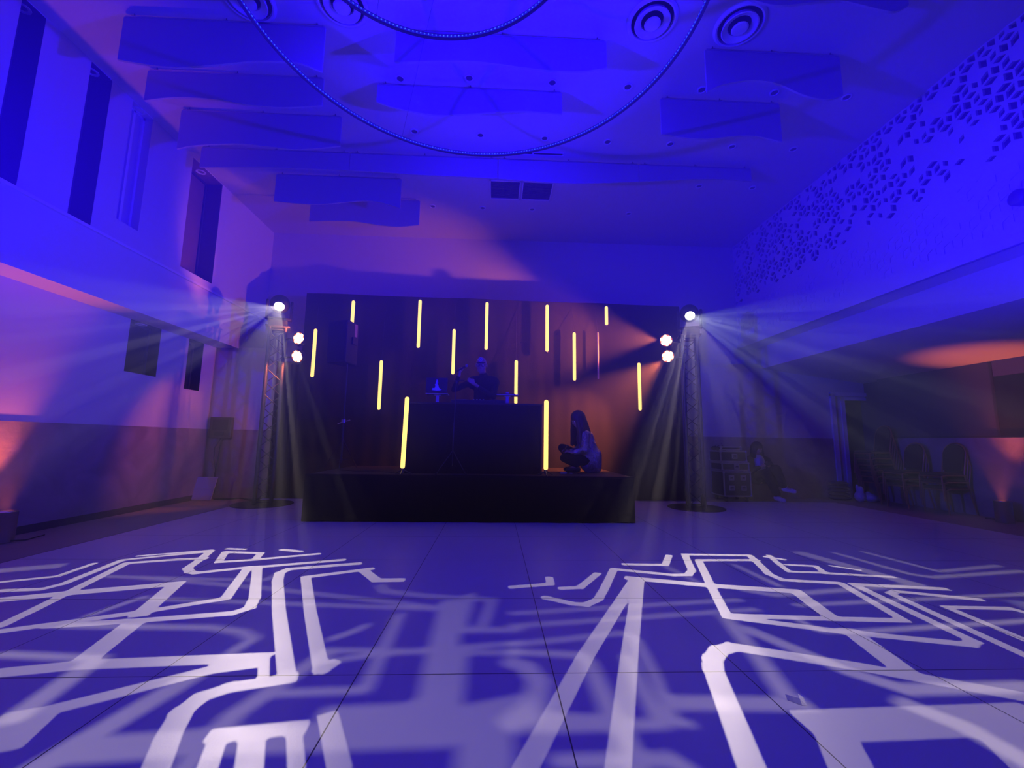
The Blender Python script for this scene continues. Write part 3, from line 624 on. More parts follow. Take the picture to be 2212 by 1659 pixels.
def gobo_mesh(name, strokes, L, A, a, parent, org, R=0.0785, cell=0.02):
    D = (A - L).normalized(); U_ = D.cross(Vector((0, 0, 1))).normalized(); V_ = D.cross(U_)
    D_, Un, Vn, Ln = np.array(D), np.array(U_), np.array(V_), np.array(L)
    pts = [p for w, pl in strokes for p in pl]
    x0_, x1_ = min(p[0] for p in pts) - 0.25, max(p[0] for p in pts) + 0.25
    y0_, y1_ = min(p[1] for p in pts) - 0.25, max(p[1] for p in pts) + 0.25
    gx = np.arange(x0_, x1_ + cell, cell); gy = np.arange(y0_, y1_ + cell, cell)
    X, Y = np.meshgrid(gx, gy, indexing='ij')
    Pf = np.stack([X - L.x, Y - L.y, np.full(X.shape, -L.z)], -1)
    base = Ln + Pf * (a / (Pf @ D_))[..., None]
    S = np.full(X.shape, 9.0)
    for w, pl in strokes:
        h = w / 2
        for (x0, y0), (x1, y1) in zip(pl[:-1], pl[1:]):
            dx, dy = x1 - x0, y1 - y0; ln = math.hypot(dx, dy) + 1e-6; dx /= ln; dy /= ln
            tx = (X - (x0 + x1) / 2) * dx + (Y - (y0 + y1) / 2) * dy; ty = -(X - (x0 + x1) / 2) * dy + (Y - (y0 + y1) / 2) * dx
            S = np.minimum(S, np.maximum(np.abs(tx) - ln / 2 - h * 0.8, np.abs(ty) - h))
    S = np.where(np.abs(S) < 1e-5, 1e-5, S)
    V = []; F = []; idx = {}; pos = S > 0
    def vert(key, p):
        if key not in idx: idx[key] = len(V); V.append(tuple(p))
        return idx[key]
    full = pos[:-1, :-1] & pos[1:, :-1] & pos[:-1, 1:] & pos[1:, 1:]
    none = ~(pos[:-1, :-1] | pos[1:, :-1] | pos[:-1, 1:] | pos[1:, 1:])
    NX, NY = full.shape
    for i in range(NX):
        j = 0
        while j < NY:
            if full[i, j]:
                j2 = j
                while j2 < NY and full[i, j2]: j2 += 1
                F.append((vert((i, j), base[i, j]), vert((i + 1, j), base[i + 1, j]), vert((i + 1, j2), base[i + 1, j2]), vert((i, j2), base[i, j2])))
                j = j2; continue
            if not none[i, j]:
                c = [(i, j), (i + 1, j), (i + 1, j + 1), (i, j + 1)]; poly = []
                for q in range(4):
                    p, n_ = c[q], c[(q + 1) % 4]; sp, sn = S[p], S[n_]
                    if sp > 0: poly.append(vert(p, base[p]))
                    if (sp > 0) != (sn > 0):
                        t_ = sp / (sp - sn); e = (min(p, n_), max(p, n_), 'e')
                        poly.append(vert(e, base[p] * (1 - t_) + base[n_] * t_))
                if len(poly) >= 3: F.append(tuple(poly))
            j += 1
    # opaque surround out to the rim of the disc
    co = [base[0, 0], base[-1, 0], base[-1, -1], base[0, -1]]
    cc = Ln + D_ * a
    ang = lambda p: math.atan2((p - cc) @ Vn, (p - cc) @ Un)
    co.sort(key=ang); ca = [ang(p) for p in co]
    if max(np.linalg.norm(p - cc) for p in co) > R: print('gobo too wide', name, [round(float(np.linalg.norm(p - cc)), 3) for p in co])
    k = len(V); V += [tuple(p) for p in co]; n = 64; k2 = len(V)
    V += [tuple(cc + (Un * math.cos(ca[0] + 2 * PI * i / n) + Vn * math.sin(ca[0] + 2 * PI * i / n)) * R) for i in range(n)]
    cur = 0
    for i in range(n):
        th = ca[0] + 2 * PI * (i + 0.5) / n
        while cur < 3 and th > ca[cur + 1]:
            F.append((k + cur, k + cur + 1, k2 + i)); cur += 1
        F.append((k + cur, k2 + i, k2 + (i + 1) % n))
    F.append((k + 3, k, k2))
    b = MB(); b.v = V; b.f = F
    return b.build(name, m_steel, parent, org, fix=False)

m_lens = lens_glass('glowing_lens_glass', (1.0, 0.97, 0.85), 14.0)
def moving_head(L, A, strokes, lab, base_z):
    t = thing('moving_head_light', lab, 'stage light', (L.x, L.y, base_z), 0, 'moving head stage lights')
    og = (L.x, L.y, base_z)
    D = (A - L).normalized()
    az = math.atan2(D.y, D.x) + PI / 2
    R3 = Matrix.Rotation(az, 3, 'Z')
    def w(v): return Vector((L.x, L.y, 0)) + R3 @ Vector(v)
    b = MB().cbox((L.x, L.y, base_z + 0.055), (0.30, 0.26, 0.11), az).cbox((L.x, L.y, base_z + 0.12), (0.18, 0.18, 0.03), az)
    b.build('base', m_black, t, og, bevel=0.012)
    y = MB()
    for sx in (-1, 1):
        p = [w((sx * 0.09, 0, base_z + 0.14)), w((sx * 0.19, 0, base_z + 0.19)), w((sx * 0.195, 0, L.z))]
        y.cbox((p[2] + p[1]) / 2, (0.035, 0.10, L.z - base_z - 0.12), az)
        y.lathe(p[2], R3 @ Vector((sx, 0, 0)), [(0.0, -0.02), (0.075, -0.02), (0.08, 0.0), (0.07, 0.02), (0.0, 0.022)], 20)
    y.cbox(w((0, 0, base_z + 0.15)), (0.42, 0.12, 0.04), az)
    y.build('yoke', m_black, t, og, bevel=0.008)
    # open-fronted barrel
    pr = [(0.0, -0.20), (0.07, -0.19), (0.125, -0.15), (0.155, -0.09), (0.165, -0.02), (0.155, 0.04), (0.125, 0.08), (0.098, 0.10), (0.092, 0.125), (0.086, 0.127), (0.081, 0.10), (0.080, -0.04), (0.06, -0.08), (0.0, -0.09)]
    hd = MB().lathe(L, D, pr, 40).build('head', m_black, t, og, smooth=True)
    gobo_mesh('gobo_plate', strokes, L, A, 0.055, hd, og)
    MB().lathe(L, D, [(0.0, 0.118), (0.03, 0.117), (0.06, 0.112), (0.082, 0.104)], 32).build('lens', m_lens, hd, og, smooth=True)
    return t
moving_head(HEAD_L, AIM_L, STROKES['crL'], 'moving head light beaming white, on top of the left truss totem', 3.08)
moving_head(HEAD_R, AIM_R, STROKES['crR'], 'moving head light beaming white, on top of the right truss totem', 3.08)
moving_head(REAR_L, AIM_BL, STROKES['blL'], 'moving head light hung beside the camera on the left, projecting soft floor strokes', 3.08)
moving_head(REAR_R, AIM_BR, STROKES['blR'], 'moving head light hung beside the camera on the right, projecting soft floor strokes', 3.08)

# ---- orange parcans
m_led = emitter('orange_led_lens', (1.0, 0.62, 0.30), 12.0)
m_glow = mat('amber_reflector', (0.6, 0.25, 0.1), 0.4, emis=(1.0, 0.12, 0.02), strength=1.2)
for (loc, d, lab) in PARS:
    t = thing('parcan_light', lab, 'stage light', loc, 0, 'orange parcans on the truss totems')
    D = Vector((d[0] * 0.25, -0.9, d[2] * 0.25 - 0.15)).normalized(); o3 = Vector((0, 0, 0))
    MB().lathe(o3, D, [(0.0, -0.14), (0.07, -0.14), (0.095, -0.11), (0.10, -0.02), (0.115, 0.0), (0.115, 0.02), (0.108, 0.022), (0.106, 0.0), (0.0, -0.002)], 32).build('can', m_black, t, smooth=True)
    b = MB(); a = D.orthogonal().normalized(); c_ = D.cross(a)
    cs = [o3] + [(a * math.cos(PI / 3 * i) + c_ * math.sin(PI / 3 * i)) * 0.067 for i in range(6)]
    MB().lathe(o3, D, [(0.0, 0.004), (0.104, 0.004)], 30).build('reflector', m_glow, t)
    for q in cs:
        MB().lathe(q, D, [(0.0, 0.022), (0.020, 0.020), (0.035, 0.005)], 16).build('led_lens', m_led, t)
    side = -1 if loc[0] < 0 else 1
    tx = (TL if side < 0 else TR)
    e = Vector((tx[0] - loc[0], tx[1] - loc[1], 0)); e -= e.normalized() * 0.16
    MB().tube([(0, 0.05, 0.0), (e.x * 0.2, 0.06, 0.0), e], 0.016, 8).build('mounting_arm', m_truss, t)
    k = MB(); 
    for s_ in (-1, 1): k.cbox((0.0, 0.02, s_ * 0.125), (0.03, 0.03, 0.02))
    k.tube([(0, 0.03, -0.125), (0.0, 0.17, -0.08), (0, 0.17, 0.08), (0, 0.03, 0.125)], 0.010, 6).build('yoke', m_black, t)

# ---- floor uplights
for (x, y), s_ in UPL:
    t = thing('floor_uplight', 'silver cylindrical uplight on the floor by the %s wall, glowing orange' % s_, 'uplight', (x, y, FZ), 0, 'silver floor uplights')
    MB().lathe((0, 0, 0), (0, 0, 1), [(0.0, 0.006), (0.098, 0.0), (0.10, 0.01), (0.10, 0.315), (0.104, 0.32), (0.094, 0.325), (0.092, 0.30), (0.092, 0.08), (0.0, 0.08)], 40).build('can', m_steel, t, smooth=True)
    MB().lathe((0, 0, 0), (0, 0, 1), [(0.0, 0.225), (0.09, 0.225)], 30).build('lens', emitter('uplight_lens', (1.0, 0.3, 0.1), 6.0), t)
    MB().tube([(0.1, 0, 0.02), (0.16, 0.1, 0.008), (0.1, 0.35, 0.008)], 0.006, 6).build('cable', m_wire, t)

# ================================================================ STAGE
SY0, SZ = 6.10, 0.63
t = thing('stage', 'low black stage platform draped in black cloth', 'stage', (-0.3, 7.1, 0))
og = (-0.3, 7.1, 0)
sx0, sx1, sy1 = -2.58, 1.99, 8.15
MB().box(sx0 + 0.02, sx1 - 0.02, SY0 + 0.02, sy1, 0.002, SZ - 0.02).build('platform', m_black, t, og)
MB().box(sx0, sx1, SY0, sy1, SZ - 0.02, SZ).build('deck', mat('stage_deck_plywood', (0.055, 0.045, 0.04), 0.55, bump=0.1, vary=0.3), t, og)
b = MB(); n = 150; rows_ = []
for i in range(n + 1):
    f = i / n; x = sx0 - 0.01 + f * (sx1 - sx0 + 0.02); w_ = 0.006 * math.sin(f * 60) + 0.004 * math.sin(f * 23 + 1)
    for z, k in ((0.004 + 0.006 * (math.sin(f * 9) + 1) / 2, 1.0), (0.3, 0.6), (SZ - 0.03, 0.15), (SZ + 0.004, 0.0), (SZ + 0.004, -1)):
        y = SY0 - 0.012 - w_ * k - 0.01 * k if k >= 0 else SY0 + 0.05
        b.v.append((x, y, z))
for i in range(n):
    for j in range(4): a = i * 5 + j; b.f.append((a, a + 5, a + 6, a + 1))
for sx in (sx0 - 0.012, sx1 + 0.012):
    k0 = len(b.v)
    for i in range(30):
        y = SY0 + i / 29 * (sy1 - SY0)
        for z in (0.004, SZ + 0.002): b.v.append((sx + 0.004 * math.sin(i * 1.7) * (1 if z < .1 else 0), y, z))
    for i in range(29): b.f.append((k0 + 2 * i, k0 + 2 * i + 2, k0 + 2 * i + 3, k0 + 2 * i + 1))
b.build('skirt', m_matblack, t, og, smooth=True)

# backdrop
def bd_y(x): return 8.33 + (x + 4) * 0.03
t = thing('backdrop', 'wide black cloth backdrop behind the stage', 'backdrop', (0, 8.4, FZ))
og = (0, 8.4, FZ)
b = MB(); n = 260
for i in range(n + 1):
    x = -3.78 + i / n * (3.87 + 3.78); w_ = 0.012 * math.sin(i * 0.55) + 0.006 * math.sin(i * 0.21)
    topz = 3.99 - 0.0 * x + 0.012 * math.sin(i * 0.07)
    for z, k in ((FZ + 0.02, 1.2), (1.3, 0.8), (2.7, 0.5), (topz, 0.15)): b.v.append((x, bd_y(x) + w_ * k, z))
for i in range(n):
    for j in range(3): a = i * 4 + j; b.f.append((a, a + 4, a + 5, a + 1))
b.build('drape', mat('backdrop_cloth', (0.022, 0.020, 0.021), 0.95, bump=0.3, bscale=25, spec=0.15), t, og, smooth=True)
MB().tube([(-3.78, bd_y(-3.78) + 0.03, 3.98), (3.87, bd_y(3.87) + 0.03, 3.98)], 0.022, 10).build('top_pole', m_truss, t, og)
for x in (-3.7, 0.0, 3.8):
    MB().tube([(x, bd_y(x) + 0.04, FZ), (x, bd_y(x) + 0.04, 3.98)], 0.02, 10).box(x - 0.2, x + 0.2, bd_y(x) + 0.0, bd_y(x) + 0.1, FZ, FZ + 0.012).build('upright', m_truss, t, og)
t = thing('side_drape', 'narrow black curtain at the left end of the backdrop', 'curtain', (-3.95, 8.42, FZ))
b = MB()
for i in range(41):
    x = -0.33 + i / 40 * 0.66
    for z in (0.01, 1.2, 2.62): b.v.append((x, 0.02 * math.sin(i * 0.8) * (1.2 - z * 0.3), z))
for i in range(40):
    for j in range(2): a = i * 3 + j; b.f.append((a, a + 3, a + 4, a + 1))
b.build('drape', MATS['backdrop_cloth'], t, smooth=True)
MB().tube([(-0.34, 0.0, 2.62), (0.34, 0.0, 2.62)], 0.015, 8).build('curtain_rod', m_truss, t)

# LED tubes
m_tube = emitter('warm_yellow_led_tube', (1.0, 0.60, 0.16), 2.3)
TUBES = [(-2.875, 3.89, 3.40, 0.03, 'short glowing LED tube at the top left, behind the speaker'), (-3.58, 3.29, 2.30, 0.0, 'leftmost glowing LED tube on the backdrop'),
 (-1.545, 3.94, 2.93, 0, 'glowing LED tube in the top row, left of centre'), (-2.255, 2.68, 1.68, 0, 'glowing LED tube hanging low, right of the speaker'),
 (-0.84, 3.35, 2.41, 0, 'glowing LED tube just left of the person with the microphone'), (-0.19, 3.93, 2.92, 0, 'glowing LED tube directly above the person with the microphone'),
 (0.42, 2.74, 1.84, 0, 'glowing LED tube hanging just right of the DJ table'), (1.04, 3.91, 2.91, 0, 'glowing LED tube in the top row, right of centre'),
 (1.595, 3.34, 2.33, 0, 'glowing LED tube below and right of the top row'), (2.265, 3.91, 3.49, 0, 'short glowing LED tube at the top right'),
 (2.915, 2.74, 1.75, 0, 'rightmost glowing LED tube on the backdrop')]
for x, z1, z0, _, lab in TUBES:
    y = 8.28
    s_ = y / 8.4
    X_ = x * s_; Z1 = 1.12 + (z1 - 1.12) * s_; Z0 = 1.12 + (z0 - 1.12) * s_
    t = thing('led_tube', lab, 'LED tube light', (X_, y, Z0), 0, 'glowing LED tubes hanging on the backdrop')
    h = Z1 - Z0
    MB().capsule((0, 0, 0.04), (0, 0, h - 0.04), 0.032, n=14).build('tube', m_tube, t, smooth=True)
    MB().capsule((0, 0.018, 0.0), (0, 0.018, h), 0.026, n=12).build('housing', m_black, t)
    MB().tube([(0, 0.01, h), (0, bd_y(X_) + 0.03 - y, 3.99 - Z0)], 0.0035, 5).build('hanging_wire', m_wire, t)
t = thing('led_tube', 'unlit LED tube hanging on the orange lit side of the backdrop', 'LED tube light', (2.05, 8.28, 2.38), 0, 'LED tubes hanging on the backdrop')
MB().capsule((0, 0, 0), (0, 0, 0.92), 0.017, n=12).build('tube', mat('frosted_tube_unlit', (0.45, 0.35, 0.3), 0.4), t, smooth=True)
MB().tube([(0, 0, 0.92), (0, bd_y(2.05) + 0.03 - 8.28, 1.61)], 0.0035, 5).build('hanging_wire', m_wire, t)
# tubes standing on the stage
for x0, x1, z1, lab in ((-1.285, -1.265, 1.70, 'glowing LED tube standing on the stage left of the DJ booth'), (0.752, 0.757, 1.69, 'glowing LED tube standing on the stage right of the DJ booth')):
    t = thing('standing_led_tube', lab, 'LED tube light', (x0, 6.19, SZ + 0.004), 0, 'LED tubes standing at the stage edge')
    h = z1 - SZ
    MB().capsule((0, 0, 0.11), (x1 - x0, 0, h), 0.032, n=16).build('tube', m_tube, t, smooth=True)
    MB().tube([(0.0, 0.025, 0.03), (x1 - x0, 0.025, h)], 0.024, 10).build('housing', m_black, t)
    b = MB()
    for a in (0.5, 2.6, 4.7): b.tube([(0, 0, 0.07), (0.13 * math.cos(a), 0.13 * math.sin(a), 0.008)], 0.008, 6)
    b.tube([(0, 0, 0.02), (0, 0, 0.11)], 0.018, 8)
    b.build('foot', m_metal, t)
# ================================================================ ON THE STAGE
t = thing('dj_booth', 'black cloth-covered DJ booth in the middle of the stage', 'DJ booth', (-0.3, 6.75, SZ))
og = (-0.3, 6.75, SZ)
bx0, bx1, by0, by1, bz = -1.31, 0.72, 6.42, 7.02, 1.655
b = MB(); n = 90
for i in range(n + 1):
    x = bx0 + (bx1 - bx0) * i / n; w_ = 0.006 * math.sin(i * 0.9) + 0.004 * math.sin(i * 0.37)
    for z, k in ((SZ + 0.004, 1), (1.1, .6), (bz - 0.03, .1), (bz, 0)): b.v.append((x, by0 - w_ * k, z))
for i in range(n):
    for j in range(3): a = i * 4 + j; b.f.append((a, a + 4, a + 5, a + 1))
b.build('front_cloth', m_matblack, t, og, smooth=True)
MB().box(bx0, bx0 + 0.02, by0, by1, SZ + 0.002, bz).box(bx1 - 0.02, bx1, by0, by1, SZ + 0.002, bz).box(bx0, bx1, by1 - 0.02, by1, SZ + 0.25, bz).build('side_panels', m_black, t, og)
MB().box(bx0 - 0.01, bx1 + 0.01, by0 - 0.01, by1 + 0.01, bz, bz + 0.03).build('table_top', m_black, t, og, bevel=0.006)
TZ = bz + 0.03
# mixing console
t = thing('dj_controller', 'dark DJ controller with knobs and jog wheels on the booth', 'DJ controller', (-0.25, 6.72, TZ))
MB().box(-0.42, 0.42, -0.2, 0.2, 0, 0.055).build('body', mat('dark_console', (0.03, 0.03, 0.033), 0.35), t, bevel=0.008)
for s_ in (-1, 1):
    MB().lathe((s_ * 0.26, -0.02, 0.055), (0, 0, 1), [(0.105, 0), (0.105, 0.012), (0.09, 0.016), (0.0, 0.016)], 32).build('jog_wheel', m_metal, t)
kb = MB(); fd = MB()
for i in range(4):
    for j in range(4): kb.lathe((-0.075 + i * 0.05, -0.04 + j * 0.05, 0.055), (0, 0, 1), [(0.011, 0), (0.010, 0.018), (0.0, 0.018)], 10)
    fd.cbox((-0.075 + i * 0.05, -0.12, 0.063), (0.02, 0.03, 0.016))
kb.build('knobs', m_alu, t); fd.build('faders', m_alu, t)
m_violet = mat('pale_plastic', (0.62, 0.62, 0.68), 0.5)
m_metal = mat('near_black_metal', (0.03, 0.03, 0.032), 0.5, 0.3)
# laptop on a stand
t = thing('laptop_stand', 'pale T-shaped laptop stand on the left of the DJ booth', 'laptop stand', (-0.90, 6.72, TZ), 0, 'T-shaped laptop stands')
MB().box(-0.17, 0.17, -0.13, 0.13, 0.145, 0.153).build('tray', m_violet, t)
MB().box(-0.024, 0.024, -0.02, 0.0, 0.01, 0.145).box(-0.05, 0.05, -0.022, 0.0, 0.128, 0.146).build('column', m_violet, t, bevel=0.004)
MB().box(-0.05, 0.05, -0.09, 0.12, 0.0, 0.01).build('foot', m_violet, t, bevel=0.003)
dup(t, (0.20, 6.72, TZ), 0, 'pale T-shaped laptop stand on the right of the DJ booth')
t = thing('laptop', 'open dark laptop with a pale sticker on its lid, left on the DJ booth', 'laptop', (-0.90, 6.72, TZ + 0.154))
MB().box(-0.165, 0.165, -0.11, 0.12, 0.0, 0.014).build('keyboard_base', m_metal, t, bevel=0.004)
Rl = Matrix.Rotation(-0.22, 3, 'X')
MB().cbox((0, -0.138, 0.128), (0.33, 0.008, 0.235), rot=Rl).build('lid', mat('dark_blue_lid', (0.03, 0.03, 0.06), 0.3), t, bevel=0.003)
bl = MB()                                                   # abstract splash-and-figure sticker
def lid(x, z): v = Vector((0, -0.138, 0.128)) + Rl @ Vector((x, -0.0052, z)); return tuple(v)
sh = [(-0.075, -0.085), (-0.06, -0.07), (-0.065, -0.05), (-0.03, -0.055), (-0.02, -0.02), (-0.03, 0.01), (-0.015, 0.02), (-0.02, 0.05), (-0.008, 0.06), (-0.012, 0.085), (0.01, 0.085), (0.012, 0.06),
      (0.022, 0.04), (0.012, 0.02), (0.028, -0.01), (0.035, -0.045), (0.05, -0.055), (0.048, -0.068), (0.085, -0.072), (0.055, -0.09), (0.0, -0.095)]
bl.add([lid(*q) for q in sh], [tuple(range(len(sh)))])
bl.build('sticker', mat('pale_blue_sticker', (0.45, 0.48, 0.9), 0.5), t, fix=False)
t = thing('tablet', 'flat dark tablet on the right-hand stand of the DJ booth', 'tablet', (0.20, 6.70, TZ + 0.154))
MB().box(-0.2, 0.12, -0.12, 0.1, 0.0, 0.012).build('body', m_metal, t, bevel=0.003)
MB().box(-0.19, 0.11, -0.11, 0.09, 0.012, 0.014).build('screen', m_dark, t)
MB().ellipsoid((0.0, 0.0, 0.03), (0.03, 0.02, 0.018)).build('puck', m_violet, t, smooth=True)

# microphone boom stand in front of the booth
t = thing('microphone_stand', 'slim black tripod microphone stand in front of the DJ booth', 'microphone stand', (-0.60, 6.36, SZ))
MB().tube([(0, 0, 0.30), (0.02, 0, 1.36)], 0.006, 8).tube([(0, 0, 0.12), (0, 0, 0.75)], 0.009, 8).build('pole', m_metal, t)
for a in (-2.5, -0.7, 1.6):
    MB().tube([(0, 0, 0.34), (0.27 * math.cos(a), 0.2 * math.sin(a), 0.012)], 0.008, 6).cbox((0.27 * math.cos(a), 0.2 * math.sin(a), 0.01), (0.03, 0.03, 0.02)).build('leg', m_metal, t)
MB().lathe((0.02, 0, 1.36), (0, 0, 1), [(0.0, -0.02), (0.02, -0.02), (0.022, 0.01), (0.0, 0.012)], 12).build('clutch', m_metal, t)
MB().tube([(-0.10, 0.0, 1.37), (0.14, 0.02, 1.39)], 0.007, 6).build('boom_arm', m_metal, t)

# loudspeaker on its pole
t = thing('speaker_stand', 'black telescopic speaker stand on the left of the stage', 'speaker stand', (-2.50, 7.2, SZ))
MB().tube([(0, 0, 0.1), (0, 0, 0.85)], 0.020, 10).tube([(0, 0, 0.85), (0, 0, 1.74)], 0.014, 10).build('pole', m_metal, t)
for a in (-1.3, 0.9, 2.9):
    MB().tube([(0, 0, 0.5), (0.3 * math.cos(a), 0.3 * math.sin(a), 0.015)], 0.010, 6).tube([(0, 0, 0.14), (0.2 * math.cos(a), 0.2 * math.sin(a), 0.17)], 0.007, 6).build('leg', m_metal, t)
t0 = MB().lathe((0, 0, 0.75), (0, 0, 1), [(0.0, 0), (0.032, 0), (0.034, 0.06), (0.0, 0.06)], 14).tube([(0.03, 0, 0.78), (0.11, -0.02, 0.80)], 0.010, 6).tube([(-0.03, 0, 0.76), (-0.09, -0.02, 0.73)], 0.009, 6)
t0.build('clamp_collar', m_alu, t)
t = thing('loudspeaker', 'tall black loudspeaker on a pole stand, left side of the stage', 'loudspeaker', (-2.58, 7.2, SZ + 1.74), -0.35)
P = [(-0.19, -0.17), (0.19, -0.17), (0.14, 0.19), (-0.14, 0.19)]
MB().prism(P, 0, 0.72, 'z').build('cabinet', mat('speaker_cabinet', (0.02, 0.02, 0.022), 0.55, bump=0.1, bscale=200), t, bevel=0.015)
MB().box(-0.172, 0.172, -0.186, -0.168, 0.03, 0.69).build('grille', mat('speaker_grille', (0.015, 0.016, 0.02), 0.7, bump=0.6, bscale=600), t, bevel=0.006)
MB().box(0.165, 0.20, -0.02, 0.10, 0.33, 0.46).build('handle', m_metal, t, bevel=0.01)
MB().box(0.12, 0.158, -0.02, 0.13, 0.48, 0.70).build('lit_side_plate', mat('orange_lit_side', (0.35, 0.25, 0.18), 0.6), t)  # tan plate: orange light on the cabinet side put into colour
t = thing('cable', 'thin black cable lying loose along the stage front on the left', 'cable', (-1.9, 6.4, SZ + 0.006))
MB().tube([(-0.5, 0.5, 0), (-0.2, 0.32, 0), (0.1, 0.36, 0), (0.4, 0.1, 0), (0.6, -0.19, 0)], 0.005, 6).build('cord', m_wire, t)

# ================================================================ PEOPLE
m_skin = mat('skin', (0.50, 0.33, 0.26), 0.55)
m_hair = mat('long_brown_hair', (0.10, 0.055, 0.035), 0.55, bump=0.6, bscale=60)
m_dhair = mat('dark_hair', (0.015, 0.012, 0.012), 0.5, bump=0.5, bscale=60)
m_cloth = mat('black_clothing', (0.012, 0.012, 0.013), 0.9, bump=0.3, bscale=40)
m_white = mat('white_fabric', (0.62, 0.62, 0.66), 0.85)
def V3(*a): return Vector(a)
def head_on(b, c, R, s=1.0):                                # c = head centre, R = rotation (face looks along R @ -Y)
    def q(x, y, z): return c + R @ (Vector((x, y, z)) * s)
    b.ellipsoid(q(0, 0.012, 0.025), (0.076 * s, 0.094 * s, 0.095 * s), R)
    b.ellipsoid(q(0, -0.020, -0.048), (0.064 * s, 0.068 * s, 0.070 * s), R)
    b.ellipsoid(q(0, -0.045, -0.092), (0.030 * s, 0.030 * s, 0.024 * s), R)          # chin
    b.capsule(q(0, -0.082, 0.012), q(0, -0.104, -0.028), 0.009 * s, 0.014 * s)         # nose
    for e in (-1, 1):
        b.ellipsoid(q(e * 0.012, -0.092, -0.030), (0.009 * s,) * 3, R)                   # nostrils
        b.ellipsoid(q(e * 0.078, 0.010, -0.005), (0.010 * s, 0.020 * s, 0.032 * s), R)  # ears
        b.capsule(q(e * 0.014, -0.080, 0.028), q(e * 0.050, -0.070, 0.028), 0.011 * s, 0.009 * s)  # brow
        b.ellipsoid(q(e * 0.040, -0.062, -0.03), (0.024 * s, 0.02 * s, 0.022 * s), R)    # cheeks
    b.capsule(q(-0.022, -0.078, -0.056), q(0.022, -0.078, -0.056), 0.009 * s, 0.009 * s)    # lips
    b.capsule(q(-0.018, -0.076, -0.067), q(0.018, -0.076, -0.067), 0.009 * s, 0.009 * s)
    return q
def eyes_on(q, par, og, s=1.0):
    b = MB()
    for e in (-1, 1): b.ellipsoid(q(e * 0.032, -0.074, 0.008), (0.0135 * s,) * 3)
    b.build('eyes', mat('eye_white', (0.7, 0.7, 0.7), 0.2), par, og, smooth=True)
    b = MB()
    for e in (-1, 1): b.ellipsoid(q(e * 0.032, -0.0835, 0.007), (0.006 * s,) * 3)
    b.build('irises', m_black, par, og, smooth=True)
def hand_on(b, wrist, d, up, curl=0.6, side=1, s=1.0):      # d = direction of the palm, up = normal towards the back of the hand
    d = d.normalized(); up = (up - d * up.dot(d)).normalized(); sd = d.cross(up) * side
    pal = wrist + d * 0.05 * s
    for k in range(4):
        b.capsule(wrist + sd * (0.012 - k * 0.008) * s, wrist + d * 0.088 * s + sd * (0.030 - k * 0.020) * s, 0.017 * s, 0.0125 * s, n=8, m=3)
    lens = [0.074, 0.082, 0.076, 0.060]
    for k in range(4):
        p = wrist + d * (0.090 - 0.004 * abs(k - 1)) * s + sd * (0.031 - k * 0.0205) * s
        dd = d; ang = 0.0
        for j in range(3):
            ang += curl * (0.55, 0.9, 0.7)[j]
            dd = (d * math.cos(ang) - up * math.sin(ang)).normalized()
            ln = lens[k] * (0.46, 0.30, 0.24)[j] * s
            b.capsule(p, p + dd * ln, 0.0090 * s, 0.0080 * s, n=8, m=3); p = p + dd * ln
    p = wrist + d * 0.03 * s + sd * 0.028 * s
    dd = (d * 0.65 + sd * 0.75 - up * 0.25).normalized()
    b.capsule(p, p + dd * 0.042 * s, 0.013 * s, 0.0105 * s, n=8, m=3); p = p + dd * 0.042 * s
    dd = (d * 0.9 - up * (0.3 + curl * 0.4) + sd * 0.1).normalized()
    b.capsule(p, p + dd * 0.034 * s, 0.0100 * s, 0.0085 * s, n=8, m=3)
    return pal
def cloth_arm(b, a, e, w, k=1.0):
    b.capsule(a, e, 0.060 * k, 0.050 * k); b.capsule(e, w, 0.049 * k, 0.037 * k)

# --- person 1: at the booth with a microphone
og = (-0.20, 7.24, SZ)
t = thing('person', 'person in black clothes and cap with round badge, holding a microphone behind the DJ booth', 'person', og, 0)
b = MB()
hp = V3(-0.20, 7.25, 1.58); ch = V3(-0.20, 7.22, 1.95); nk = V3(-0.20, 7.22, 2.20)
hc = V3(-0.235, 7.12, 2.385)
Rh = Matrix.Rotation(-0.10, 3, 'Z') @ Matrix.Rotation(0.22, 3, 'X')
sR = V3(-0.41, 7.20, 2.10); sL = V3(0.01, 7.20, 2.10)
eR = V3(-0.68, 7.04, 1.95); wR = V3(-0.585, 6.93, 2.195)
eL = V3(-0.02, 7.00, 1.84); wL = V3(-0.335, 6.92, 2.035)
q = head_on(b, hc, Rh, 1.16)
b.capsule(nk, hc + V3(0.01, 0.05, -0.04), 0.058, 0.056)
b.capsule(V3(-0.34, 7.21, 2.09), V3(-0.06, 7.21, 2.09), 0.085, 0.085); b.capsule(ch, hp, 0.14, 0.125)
b.capsule(sR, eR, 0.047, 0.038); b.capsule(eR, wR, 0.037, 0.027); b.capsule(sL, eL, 0.047, 0.038); b.capsule(eL, wL, 0.037, 0.027)
for s_ in (-1, 1):
    h0 = hp + V3(s_ * 0.085, 0, -0.05); kn = V3(-0.20 + s_ * 0.11, 7.22, 1.13); an = V3(-0.20 + s_ * 0.12, 7.27, 0.72)
    b.capsule(h0, kn, 0.085, 0.055); b.capsule(kn, an, 0.053, 0.036); b.capsule(an, an + V3(0.01 * s_, -0.15, -0.05), 0.038, 0.030)
hand_on(b, wR, V3(0.10, -0.15, 0.95), V3(-0.5, 0.1, 0.25), 1.35, -1)
hand_on(b, wL, V3(-0.75, -0.2, 0.62), V3(0.2, -0.9, 0.1), 0.75, 1)
body = b.build('body', m_skin, t, og, remesh=0.0085)
eyes_on(q, t, og, 1.16)
